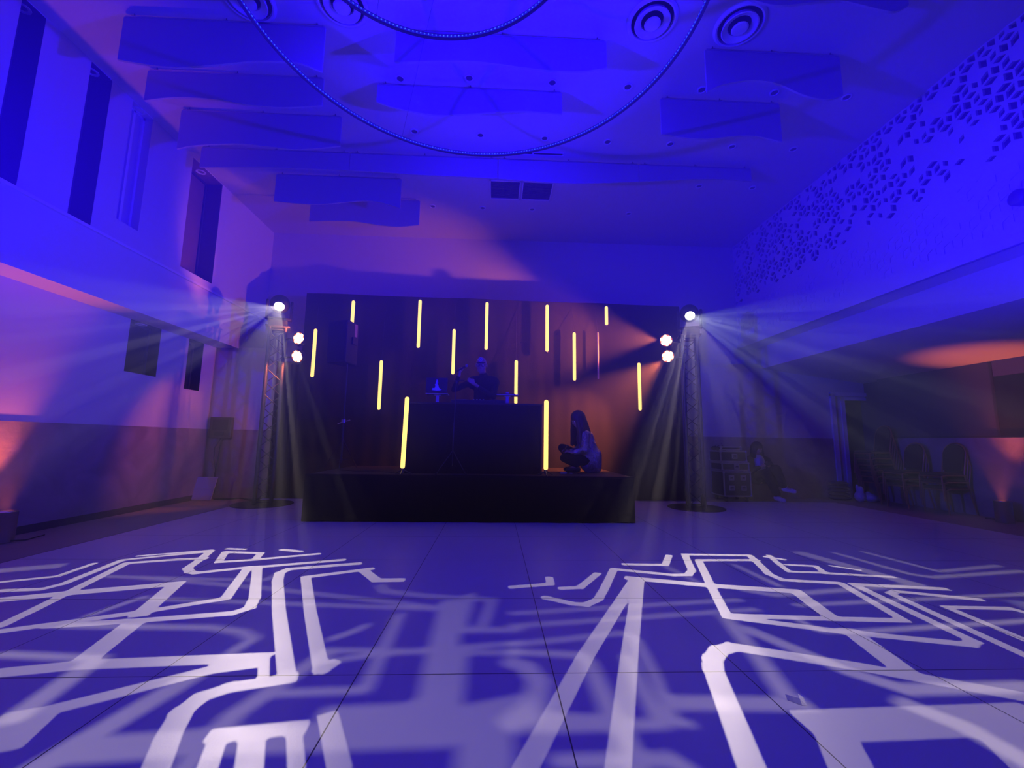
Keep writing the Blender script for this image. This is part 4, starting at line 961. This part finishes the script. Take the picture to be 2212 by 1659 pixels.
b = MB(); b.capsule(V3(-0.36, 7.22, 2.10), V3(-0.04, 7.22, 2.10), 0.122, 0.122).capsule(V3(-0.2, 7.22, 2.06), V3(-0.20, 7.25, 1.55), 0.165, 0.150)
cloth_arm(b, sR, eR, wR + (eR - wR).normalized() * 0.05); cloth_arm(b, sL, eL, wL + (eL - wL).normalized() * 0.09)
b.capsule(V3(-0.2, 7.2, 2.14), V3(-0.2, 7.21, 2.23), 0.090, 0.072)
b.build('shirt', m_cloth, t, og, remesh=0.016)
b = MB()
for s_ in (-1, 1):
    h0 = hp + V3(s_ * 0.085, 0, -0.03); kn = V3(-0.20 + s_ * 0.11, 7.22, 1.13); an = V3(-0.20 + s_ * 0.12, 7.27, 0.76)
    b.capsule(h0, kn, 0.102, 0.075).capsule(kn, an, 0.074, 0.062)
b.build('trousers', m_cloth, t, og, remesh=0.018)
b = MB()
for s_ in (-1, 1): b.capsule(V3(-0.20 + s_ * 0.12, 7.28, SZ + 0.055), V3(-0.20 + s_ * 0.13, 7.12, SZ + 0.045), 0.052, 0.042)
b.build('shoes', m_black, t, og, remesh=0.012)
b = MB(); b.lathe(q(0, 0.01, 0.05), Rh @ Vector((0, 0, 1)), [(0.100, -0.02), (0.111, 0.0), (0.109, 0.045), (0.090, 0.085), (0.052, 0.106), (0.0, 0.112)], 24)
for k in range(9):
    a = -0.9 + 1.8 * k / 8
    b.capsule(q(0.075 * math.sin(a), -0.060 * math.cos(a) - 0.01, 0.043), q(0.085 * math.sin(a), -0.135 * math.cos(a) * 0.9 - 0.01, 0.036), 0.008, 0.005, n=6, m=2)
cap = b.build('cap', m_cloth, t, og, remesh=0.008)
MB().lathe(q(0, -0.098, 0.088), Rh @ Vector((0, -1, 0.25)), [(0.0, 0.006), (0.036, 0.005), (0.037, -0.002)], 24).build('badge', mat('pale_badge', (0.40, 0.40, 0.6), 0.5), cap, og)
MB().lathe(q(0, -0.104, 0.0895), Rh @ Vector((0, -1, 0.25)), [(0.014, 0.002), (0.021, 0.002), (0.021, -0.002)], 24).build('badge_mark', m_black, cap, og)
b = MB()
for e in (-1, 1): b.lathe(q(e * 0.033, -0.100, 0.006), Rh @ Vector((0, -1, 0)), [(0.022, 0), (0.026, 0), (0.026, 0.004), (0.022, 0.004)], 20, close=True).tube([q(e * 0.058, -0.098, 0.012), q(e * 0.082, -0.01, 0.012)], 0.0022, 5)
b.tube([q(-0.009, -0.1, 0.01), q(0.009, -0.1, 0.01)], 0.0025, 5).build('glasses', m_metal, t, og)
mw = wR + V3(0.02, -0.05, 0.075)
t = thing('microphone', 'hand-held microphone in the raised hand of the person at the booth', 'microphone', tuple(mw))
dm = V3(0.82, -0.1, 0.50).normalized()
MB().tube([-dm * 0.10, dm * 0.09], [0.011, 0.015], 12).build('handle', m_metal, t)
MB().ellipsoid(dm * 0.115, (0.026, 0.026, 0.026)).build('mesh_ball', mat('mic_mesh', (0.5, 0.5, 0.55), 0.35, 0.7, bump=0.8, bscale=500), t, smooth=True)

# --- person 2: crouching at the right end of the stage, sequined jacket, facing left
og = (1.45, 7.0, SZ)
t = thing('person', 'long-haired person in a sparkling sequined jacket crouching on the right of the stage', 'person', og, 0)
b = MB()
hp = V3(1.55, 7.02, 0.82); ch = V3(1.50, 7.0, 1.17); nk = V3(1.44, 6.98, 1.33); hc = V3(1.36, 6.96, 1.475)
Rh = Matrix.Rotation(-1.25, 3, 'Z') @ Matrix.Rotation(0.42, 3, 'X')
q = head_on(b, hc, Rh, 0.95)
b.capsule(nk, hc, 0.05, 0.048); b.capsule(ch, hp, 0.12, 0.13); b.capsule(V3(1.47, 6.86, 1.26), V3(1.47, 7.12, 1.26), 0.06, 0.06)
s1 = V3(1.46, 6.84, 1.25); e1 = V3(1.44, 6.76, 1.00); w1 = V3(1.24, 6.78, 0.95)
s2 = V3(1.46, 7.14, 1.25); e2 = V3(1.40, 7.14, 0.99); w2 = V3(1.22, 6.98, 0.97)
b.capsule(s1, e1, 0.043, 0.034); b.capsule(e1, w1, 0.033, 0.024); b.capsule(s2, e2, 0.043, 0.034); b.capsule(e2, w2, 0.033, 0.024)
for s_, dy in ((-1, -0.1), (1, 0.1)):
    kn = V3(1.14, 7.02 + dy, 1.02 if s_ > 0 else 0.86); an = V3(1.34, 7.02 + dy, 0.71)
    b.capsule(hp + V3(0, dy * 0.8, 0), kn, 0.085, 0.058); b.capsule(kn, an, 0.052, 0.036); b.capsule(an, an + V3(-0.14, 0, -0.035), 0.034, 0.028)
hand_on(b, w1, V3(-0.9, 0.0, 0.25), V3(0.1, -0.3, 0.9), 0.7, 1, 0.9); hand_on(b, w2, V3(-0.9, -0.2, 0.2), V3(0, 0.3, 0.9), 0.8, -1, 0.9)
b.build('body', m_skin, t, og, remesh=0.009); eyes_on(q, t, og, 0.95)
def sequins():
    m = bpy.data.materials.new('sequined_fabric'); m.use_nodes = True; n = m.node_tree; p = n.nodes['Principled BSDF']
    p.inputs['Base Color'].default_value = (0.50, 0.42, 0.55, 1); p.inputs['Metallic'].default_value = 0.55; p.inputs['Roughness'].default_value = 0.3
    tc = n.nodes.new('ShaderNodeTexCoord'); v = n.nodes.new('ShaderNodeTexVoronoi'); v.inputs['Scale'].default_value = 75
    n.links.new(tc.outputs['Object'], v.inputs['Vector'])
    sb = n.nodes.new('ShaderNodeVectorMath'); sb.operation = 'SUBTRACT'; sb.inputs[1].default_value = (.5, .5, .5); n.links.new(v.outputs['Color'], sb.inputs[0])
    sc = n.nodes.new('ShaderNodeVectorMath'); sc.operation = 'SCALE'; sc.inputs['Scale'].default_value = 0.9; n.links.new(sb.outputs[0], sc.inputs[0])
    g = n.nodes.new('ShaderNodeNewGeometry'); ad = n.nodes.new('ShaderNodeVectorMath'); n.links.new(g.outputs['Normal'], ad.inputs[0]); n.links.new(sc.outputs[0], ad.inputs[1])
    nm = n.nodes.new('ShaderNodeVectorMath'); nm.operation = 'NORMALIZE'; n.links.new(ad.outputs[0], nm.inputs[0]); n.links.new(nm.outputs[0], p.inputs['Normal'])
    return m
b = MB(); b.capsule(V3(1.50, 7.0, 1.18), V3(1.58, 7.02, 0.80), 0.15, 0.185).capsule(V3(1.48, 6.87, 1.24), V3(1.48, 7.12, 1.24), 0.082, 0.082)
cloth_arm(b, s1, e1, w1 + V3(0.05, 0, 0.01), 1.15); cloth_arm(b, s2, e2, w2 + V3(0.05, 0.02, 0), 1.15)
b.capsule(V3(1.6, 7.0, 0.9), V3(1.62, 7.02, 0.72), 0.17, 0.15)
b.build('sequined_jacket', sequins(), t, og, remesh=0.015)
b = MB()
for s_, dy in ((-1, -0.1), (1, 0.1)):
    kn = V3(1.14, 7.02 + dy, 1.02 if s_ > 0 else 0.86); an = V3(1.33, 7.02 + dy, 0.75)
    b.capsule(hp + V3(0, dy * 0.8, 0), kn, 0.10, 0.074).capsule(kn, an, 0.068, 0.055)
b.build('trousers', m_cloth, t, og, remesh=0.016)
b = MB()
for dy in (-0.1, 0.1): b.capsule(V3(1.36, 7.02 + dy, SZ + 0.05), V3(1.19, 7.02 + dy, SZ + 0.04), 0.046, 0.036)
b.build('shoes', m_black, t, og, remesh=0.012)
b = MB(); b.ellipsoid(q(0, 0.035, 0.05), (0.112, 0.122, 0.108), Rh)
for i in range(30):
    a = -2.25 + 4.5 * i / 29; rr_ = 0.92 + 0.16 * math.sin(i * 2.3)
    p0 = q(0.098 * math.sin(a), 0.035 + 0.10 * math.cos(a), 0.05)
    wd = Rh @ Vector((math.sin(a), math.cos(a), 0)); wd.z = 0
    p1 = V3(hc.x + 0.045, hc.y + 0.01, 1.29) + wd * 0.145 * rr_; p2 = p1 + wd * 0.03 + V3(0.015 * math.sin(i * 1.9), 0.015 * math.cos(i), -0.22 - 0.09 * math.sin(i * 3) ** 2)
    b.capsule(p0, p1, 0.034, 0.036, n=8, m=2); b.capsule(p1, p2, 0.036, 0.013, n=8, m=2)
b.build('hair', m_hair, t, og, remesh=0.011)
ph = (w1 + V3(-0.10, 0.03, 0.055))
t = thing('phone', 'small dark phone in the hands of the person crouching on stage', 'phone', tuple(ph))
MB().cbox((0, 0, 0), (0.012, 0.072, 0.145), rot=Matrix.Rotation(0.5, 3, 'Y')).build('body', m_black, t, bevel=0.003)
MB().cbox(Matrix.Rotation(0.5, 3, 'Y') @ Vector((0.0068, 0, 0)), (0.001, 0.066, 0.135), rot=Matrix.Rotation(0.5, 3, 'Y')).build('screen', m_dark, t)
t = thing('effects_pedal', 'small gadgets and cable lying on the stage beside the crouching person', 'gadget', (1.10, 6.60, SZ + 0.002))
MB().box(-0.08, 0.02, -0.05, 0.05, 0, 0.03).box(0.06, 0.11, -0.03, 0.04, 0, 0.02).build('boxes', m_alu, t, bevel=0.004)
MB().tube([(0.02, 0, 0.015), (0.15, 0.05, 0.006), (0.26, -0.02, 0.006), (0.34, 0.06, 0.006)], 0.005, 6).build('cable', m_wire, t)

# --- person 3: sitting by the flight cases
og = (5.50, 8.72, FZ)
t = thing('person', 'person in black with white top and sneakers, seated beside the flight cases', 'person', og, 0)
b = MB(); hp = V3(5.53, 8.80, 0.44); ch = V3(5.50, 8.79, 0.74); nk = V3(5.49, 8.77, 0.88); hc = V3(5.475, 8.72, 1.03)
Rh = Matrix.Rotation(0.15, 3, 'Z') @ Matrix.Rotation(0.38, 3, 'X')
q = head_on(b, hc, Rh, 0.98)
b.capsule(nk, hc + V3(0, 0.02, -0.03), 0.05, 0.05); b.capsule(ch, hp, 0.125, 0.13); b.capsule(V3(5.36, 8.79, 0.80), V3(5.64, 8.79, 0.80), 0.06, 0.06)
s1 = V3(5.31, 8.78, 0.80); e1 = V3(5.24, 8.66, 0.56); w1 = V3(5.42, 8.54, 0.68)
s2 = V3(5.69, 8.78, 0.80); e2 = V3(5.76, 8.66, 0.57); w2 = V3(5.58, 8.54, 0.68)
for s_, e_, w_ in ((s1, e1, w1), (s2, e2, w2)): b.capsule(s_, e_, 0.045, 0.036); b.capsule(e_, w_, 0.035, 0.025)
kA = V3(5.42, 8.40, 0.56); aA = V3(5.62, 8.42, 0.10); kB = V3(5.62, 8.38, 0.64); aB = V3(5.74, 8.34, 0.28)
b.capsule(hp + V3(-0.08, 0, 0), kA, 0.085, 0.06); b.capsule(kA, aA, 0.055, 0.038); b.capsule(aA, aA + V3(0.02, -0.15, -0.06), 0.035, 0.028)
b.capsule(hp + V3(0.08, 0, 0.02), kB, 0.085, 0.06); b.capsule(kB, aB, 0.055, 0.038); b.capsule(aB, aB + V3(0.09, -0.10, -0.05), 0.035, 0.028)
hand_on(b, w1, V3(0.5, -0.5, 0.3), V3(-0.2, -0.5, -0.6), 0.8, -1, 0.92); hand_on(b, w2, V3(-0.5, -0.5, 0.3), V3(0.2, -0.5, -0.6), 0.8, 1, 0.92)
b.build('body', m_skin, t, og, remesh=0.009); eyes_on(q, t, og, 0.98)
b = MB(); b.capsule(ch + V3(-0.01, -0.02, 0.05), hp + V3(-0.02, -0.02, 0.1), 0.132, 0.14).build('white_top', m_white, t, og, remesh=0.014)
b = MB()
for s_ in (-1, 1): b.capsule(V3(5.5 + s_ * 0.13, 8.80, 0.80), V3(5.53 + s_ * 0.15, 8.80, 0.42), 0.095, 0.12)
b.capsule(V3(5.5, 8.88, 0.80), V3(5.53, 8.90, 0.42), 0.12, 0.14)
cloth_arm(b, s1, e1, w1 + (e1 - w1).normalized() * 0.05, 1.2); cloth_arm(b, s2, e2, w2 + (e2 - w2).normalized() * 0.05, 1.2)
b.capsule(V3(5.70, 8.78, 0.5), V3(5.80, 8.66, 0.34), 0.13, 0.09)
b.build('jacket', m_cloth, t, og, remesh=0.016)
b = MB(); b.capsule(hp + V3(-0.08, 0, 0), kA, 0.11, 0.085).capsule(kA, aA + V3(0, 0, 0.05), 0.085, 0.075).capsule(hp + V3(0.08, 0, 0.02), kB, 0.11, 0.085).capsule(kB, aB + V3(-0.03, 0, 0.05), 0.085, 0.07).capsule(hp + V3(-0.1, 0, 0), hp + V3(0.1, 0, 0), 0.13, 0.13)
b.build('trousers', m_cloth, t, og, remesh=0.018)
for p0, p1 in ((aA, aA + V3(0.02, -0.17, -0.055)), (aB, aB + V3(0.11, -0.11, -0.06))):
    MB().capsule(p0 + V3(0, 0.02, -0.03), p1, 0.052, 0.042).capsule(p0, p0 + V3(0, 0, 0.05), 0.046, 0.046).build('sneaker', m_white, t, og, remesh=0.012)
b = MB(); b.ellipsoid(q(0, 0.03, 0.045), (0.105, 0.115, 0.098), Rh)
for i in range(16):
    a = -2.2 + 4.4 * i / 15; p0 = q(0.09 * math.sin(a), 0.03 + 0.09 * math.cos(a), 0.03)
    b.capsule(p0, p0 + V3(0.03 * math.sin(a), 0.01, -0.19), 0.032, 0.026, n=8, m=2)
b.build('hair', m_dhair, t, og, remesh=0.012)
t = thing('phone', 'black phone held by the person seated by the flight cases', 'phone', (5.50, 8.44, 0.735))
MB().cbox((0, 0, 0), (0.074, 0.010, 0.145), rot=Matrix.Rotation(-0.7, 3, 'X') @ Matrix.Rotation(1.3, 3, 'Y')).build('body', m_black, t, bevel=0.003)
t = thing('equipment_crate', 'low brown crate serving as a seat for the person in black', 'crate', (5.50, 8.82, FZ))
MB().box(-0.22, 0.22, -0.17, 0.16, 0.0, 0.32).build('body', mat('brown_crate', (0.16, 0.09, 0.05), 0.7), t, bevel=0.01)
MB().box(-0.23, 0.23, -0.18, 0.17, 0.30, 0.33).build('lid', mat('brown_crate', (0.16, 0.09, 0.05), 0.7), t, bevel=0.006)
# ================================================================ RIGHT BACK: flight cases, chairs, bags
m_case = mat('flight_case_laminate', (0.025, 0.024, 0.028), 0.5)
def flight_case(x, y, z, w, d, h, lab, latches, wheels=False, rz=0.0):
    t = thing('flight_case', lab, 'flight case', (x, y, z), rz, 'stacked flight cases')
    z0 = 0.10 if wheels else 0.004
    MB().box(-w / 2 + 0.008, w / 2 - 0.008, -d / 2 + 0.008, d / 2 - 0.008, z0 + 0.008, h - 0.008).build('body', m_case, t)
    b = MB(); e = 0.026
    for sx in (-1, 1):
        for sy in (-1, 1): b.cbox((sx * (w / 2 - e / 2), sy * (d / 2 - e / 2), (z0 + h) / 2), (e, e, h - z0))
    for zz in (z0 + e / 2, h - e / 2):
        for sy in (-1, 1): b.cbox((0, sy * (d / 2 - e / 2), zz), (w, e, e))
        for sx in (-1, 1): b.cbox((sx * (w / 2 - e / 2), 0, zz), (e, d, e))
    b.build('edge_profile', m_alu, t, bevel=0.004)
    b = MB()
    for sx in (-1, 1):
        for sy in (-1, 1):
            for zz in (z0 + 0.02, h - 0.02): b.ellipsoid((sx * (w / 2 - 0.014), sy * (d / 2 - 0.014), zz), (0.026, 0.026, 0.026), n=10, m=6)
    b.build('ball_corners', m_alu, t, smooth=True)
    for lx, lz in latches:
        o = MB().box(lx - 0.055, lx + 0.055, -d / 2 - 0.006, -d / 2 + 0.008, lz - 0.05, lz + 0.05).build('latch_plate', m_alu, t, bevel=0.004)
        MB().box(lx - 0.035, lx + 0.035, -d / 2 - 0.012, -d / 2 - 0.004, lz - 0.026, lz + 0.02).build('recess', m_black, o)
        MB().tube([(lx - 0.03, -d / 2 - 0.012, lz + 0.012), (lx - 0.03, -d / 2 - 0.018, lz - 0.015), (lx + 0.03, -d / 2 - 0.018, lz - 0.015), (lx + 0.03, -d / 2 - 0.012, lz + 0.012)], 0.005, 6).build('handle', m_steel, o)
    if wheels:
        for sx in (-1, 1):
            for sy in (-1, 1):
                c = (sx * (w / 2 - 0.07), sy * (d / 2 - 0.07), 0.045)
                MB().lathe(c, (1, 0, 0), [(0.0, -0.016), (0.045, -0.016), (0.045, 0.016), (0.0, 0.016)], 16).cbox((c[0], c[1], 0.085), (0.06, 0.06, 0.03)).build('castor', m_metal, t)
    return t
fx, fy = 4.86, 8.72
flight_case(fx + 0.01, fy, FZ, 0.57, 0.50, 0.60, 'tall wheeled flight case with four latches, bottom of the stack', [(-0.12, 0.47), (0.12, 0.47), (-0.12, 0.27), (0.12, 0.27)], True)
flight_case(fx + 0.00, fy, FZ + 0.602, 0.57, 0.46, 0.17, 'shallow flight case in the middle of the stack', [(0.02, 0.085)])
flight_case(fx - 0.03, fy, FZ + 0.774, 0.55, 0.46, 0.23, 'flight case with one centre latch, second from the top of the stack', [(0.02, 0.12)])
flight_case(fx - 0.045, fy, FZ + 1.006, 0.43, 0.36, 0.085, 'thin small flight case on top of the stack', [])
t = thing('gear_bag', 'crumpled black bag with cable loops lying on the top flight case', 'bag', (fx - 0.22, fy - 0.05, FZ + 1.006))
b = MB()
for i in range(7): b.ellipsoid((-0.07 + 0.035 * i - 0.05, 0.03 * math.sin(i * 2), 0.045 + 0.012 * math.sin(i * 3)), (0.05, 0.06, 0.045), n=10, m=6)
b.tube([(-0.1, 0, 0.05), (-0.06, 0, 0.13), (0.0, 0.02, 0.10), (0.05, 0, 0.15), (0.08, 0, 0.06)], 0.008, 6)
b.build('bag_body', m_cloth, t, remesh=0.009)

# banquet chairs
m_gold = mat('gold_painted_frame', (0.45, 0.27, 0.10), 0.42, 0.5)
m_uph = mat('dark_burgundy_upholstery', (0.055, 0.018, 0.025), 0.9, bump=0.3, bscale=80)
def make_chair(lab, group):
    # local: faces -X, origin on the floor under the seat centre
    t = thing('banquet_chair', lab, 'chair', (0, 0, 0), 0, group)
    w = 0.205; d = 0.21
    MB().prism([(-d, -w), (d, -w * 0.92), (d, w * 0.92), (-d, w)], 0.415, 0.465, 'z').build('seat', m_uph, t, bevel=0.02)
    b = MB(); n = 24; P = []
    for i in range(n + 1):
        a = PI * i / n; P.append((0.175 * math.cos(a), 0.775 + 0.175 * math.sin(a)))
    P = [(0.15, 0.50)] + P + [(-0.15, 0.50)]
    k = 0.20
    front = [(0.195 + (z - 0.45) * k - 0.022, y, z) for y, z in P]; rear = [(x + 0.045, y, z) for x, y, z in front]
    m = len(P); b.add(front + rear, [tuple(range(m)), tuple(range(2 * m - 1, m - 1, -1))] + [(i, i + m, (i + 1) % m + m, (i + 1) % m) for i in range(m)])
    b.build('backrest', m_uph, t, bevel=0.012)
    for s_ in (-1, 1):
        MB().tube([(-0.215, s_ * 0.19, 0.41), (-0.225, s_ * 0.205, 0.02), (-0.226, s_ * 0.206, 0.0)], 0.0125, 8).build('leg', m_gold, t)
        MB().tube([(0.20, s_ * 0.185, 0.42), (0.235, s_ * 0.19, 0.25), (0.285, s_ * 0.195, 0.0)], 0.0125, 8).build('leg', m_gold, t)
    b = MB(); b.tube([(-0.215, -0.19, 0.405), (-0.215, 0.19, 0.405)], 0.0125, 8)
    for s_ in (-1, 1): b.tube([(-0.215, s_ * 0.19, 0.405), (-0.17, s_ * 0.215, 0.425), (0.20, s_ * 0.20, 0.425)], 0.0125, 8)
    b.build('seat_frame', m_gold, t)
    Q = [(0.185, 0.42)] + [(0.185 * math.cos(PI * i / n), 0.785 + 0.19 * math.sin(PI * i / n)) for i in range(n + 1)] + [(-0.185, 0.42)]
    MB().tube([(0.20 + (z - 0.45) * k, y, z) for y, z in Q], 0.012, 8).build('back_frame', m_gold, t)
    return t
STK = [(7.93, 7.24, 3, 0.0, 'stack nearest the silver uplight', 'chairs in the stack nearest the uplight'), (7.84, 7.86, 3, 0.02, 'middle stack along the right wall', 'chairs in the middle stack'),
       (7.92, 8.48, 6, -0.03, 'tall stack in front of the doorway', 'chairs in the tall stack by the doorway')]
first = None
pos = ['bottom', 'second from the bottom', 'third from the bottom', 'fourth from the bottom', 'fifth from the bottom', 'top']
for x, y, n, rz, where, grp in STK:
    for k in range(n):
        w_ = 'top' if k == n - 1 else pos[k]
        if n == 3 and k == 1: w_ = 'middle'
        lab = 'gold-framed banquet chair, %s of the %s' % (w_, where)
        L_ = (x - 0.028 * k - 0.06, y, FZ + 0.115 * k)
        if first is None: first = make_chair(lab, grp); first.location = L_; first.rotation_euler = (0, 0, rz)
        else: dup(first, L_, rz, lab, grp)
# folded cloths / sacks and white bag by the doorway
t = thing('folded_cloths', 'pile of dark folded cloths on the floor left of the tall chair stack', 'cloth pile', (7.28, 8.88, FZ))
rnd = random.Random(3)
for k in range(5):
    a = rnd.uniform(-0.15, 0.15); w = 0.17 - k * 0.008
    b = MB()
    for i in range(5): b.ellipsoid((-0.11 + 0.055 * i, rnd.uniform(-0.02, 0.02), 0.05 + k * 0.075), (0.07, w, 0.036), Matrix.Rotation(a, 3, 'Z'), 12, 8)
    b.build('folded_cloth', mat('dark_blue_cloth', (0.06, 0.05, 0.09), 0.9), t, remesh=0.014)
t = thing('plastic_bag', 'white plastic bags slumped on the floor behind the tall chair stack', 'bag', (7.50, 8.62, FZ))
b = MB()
for p, r in (((0, 0, 0.11), (0.10, 0.10, 0.11)), ((0.03, 0.0, 0.22), (0.05, 0.05, 0.10)), ((-0.02, 0.03, 0.28), (0.03, 0.03, 0.08)), ((0.20, -0.02, 0.09), (0.14, 0.12, 0.09)), ((0.30, 0.0, 0.07), (0.10, 0.10, 0.07)), ((0.19, 0.02, 0.16), (0.06, 0.05, 0.05))):
    b.ellipsoid(p, r, Matrix.Rotation(p[0] * 5, 3, 'Z'))
b.build('bag_body', mat('white_bag_plastic', (0.55, 0.55, 0.6), 0.4, bump=0.9, bscale=18), t, remesh=0.012)
# ================================================================ LEFT BACK
t = thing('control_box', 'square dark control box mounted on the back wall in the left corner', 'box', (-5.20, back_y(-5.2) - 0.02, 1.10))
MB().box(-0.20, 0.20, -0.07, 0.018, 0, 0.40).build('housing', mat('brown_grey_box', (0.09, 0.065, 0.06), 0.5, vary=0.3, vscale=8), t, bevel=0.01)
MB().box(-0.14, 0.14, -0.078, -0.068, 0.16, 0.35).build('display_panel', m_dark, t)
MB().box(-0.10, 0.08, -0.080, -0.068, 0.05, 0.12).build('socket_strip', m_metal, t)
t = thing('hanging_cables', 'two black cables hanging from the control box down behind the white board', 'cable', (-5.22, back_y(-5.2) - 0.05, FZ))
MB().tube([(0.05, 0, 1.12), (0.06, -0.03, 1.0), (0.03, -0.02, 0.7), (-0.01, 0, 0.45), (0.0, 0.02, 0.1)], 0.012, 8).build('cable', m_wire, t)
MB().tube([(0.03, 0, 1.12), (-0.03, -0.05, 0.95), (-0.04, -0.03, 0.75), (0.0, 0, 0.5), (0.0, 0.02, 0.1)], 0.008, 8).build('cable', m_wire, t)
t = thing('white_board', 'blank white board leaning on the back wall in the left corner', 'board', (-5.28, back_y(-5.28) - 0.30, FZ), 0)
Rb = Matrix.Rotation(-0.33, 3, 'X')
MB().cbox((0, 0.07, 0.205), (0.36, 0.015, 0.42), rot=Rb).build('board_sheet', mat('white_board', (0.62, 0.62, 0.64), 0.5), t)
MB().cbox((0, 0.063, 0.205), (0.368, 0.022, 0.006), rot=Rb).cbox(Vector((0, 0.07, 0.205)) + Rb @ Vector((0, 0, 0.208)), (0.37, 0.02, 0.01), rot=Rb).build('frame_edge', m_trim, t)
t = thing('floor_cables', 'bundle of black cables on the floor between the left wall and the truss base', 'cable', (-4.6, 8.2, FZ))
for k in range(4):
    pts = [(-0.55, 0.1 + 0.02 * k, 0.01), (-0.3, 0.0 + 0.04 * math.sin(k), 0.012 + 0.006 * k), (-0.05, 0.07 + 0.03 * math.sin(k * 2), 0.03), (0.2, -0.1 + 0.03 * k, 0.025), (0.42, -0.24 + 0.02 * k, 0.045)]
    MB().tube(pts, 0.010, 6).build('cable', m_wire, t)
# crumpled wrapper on the dance floor
t = thing('crumpled_wrapper', 'small crumpled white wrapper lying on the dance floor, lower right', 'litter', (1.354, 1.969, 0.0))
b = MB()
b.add([(-0.035, 0.03, 0.0), (-0.018, 0.008, 0.002), (-0.022, 0.02, 0.022), (-0.036, 0.042, 0.018)], [(0, 1, 2, 3)])
b.add([(-0.018, 0.008, 0.002), (0.002, -0.012, 0.001), (0.0, 0.0, 0.024), (-0.022, 0.02, 0.022)], [(0, 1, 2, 3)])
b.add([(0.002, -0.012, 0.001), (0.022, -0.014, 0.001), (0.020, 0.004, 0.026), (0.006, 0.018, 0.034), (0.0, 0.0, 0.024)], [(0, 1, 2, 3, 4)])
b.add([(0.022, -0.014, 0.001), (0.032, 0.004, 0.002), (0.020, 0.004, 0.026)], [(0, 1, 2)])
o = b.build('crumpled_sheet', mat('white_paper', (0.85, 0.85, 0.85), 0.6), t, fix=False); sd = o.modifiers.new('s', 'SOLIDIFY'); sd.thickness = 0.0012
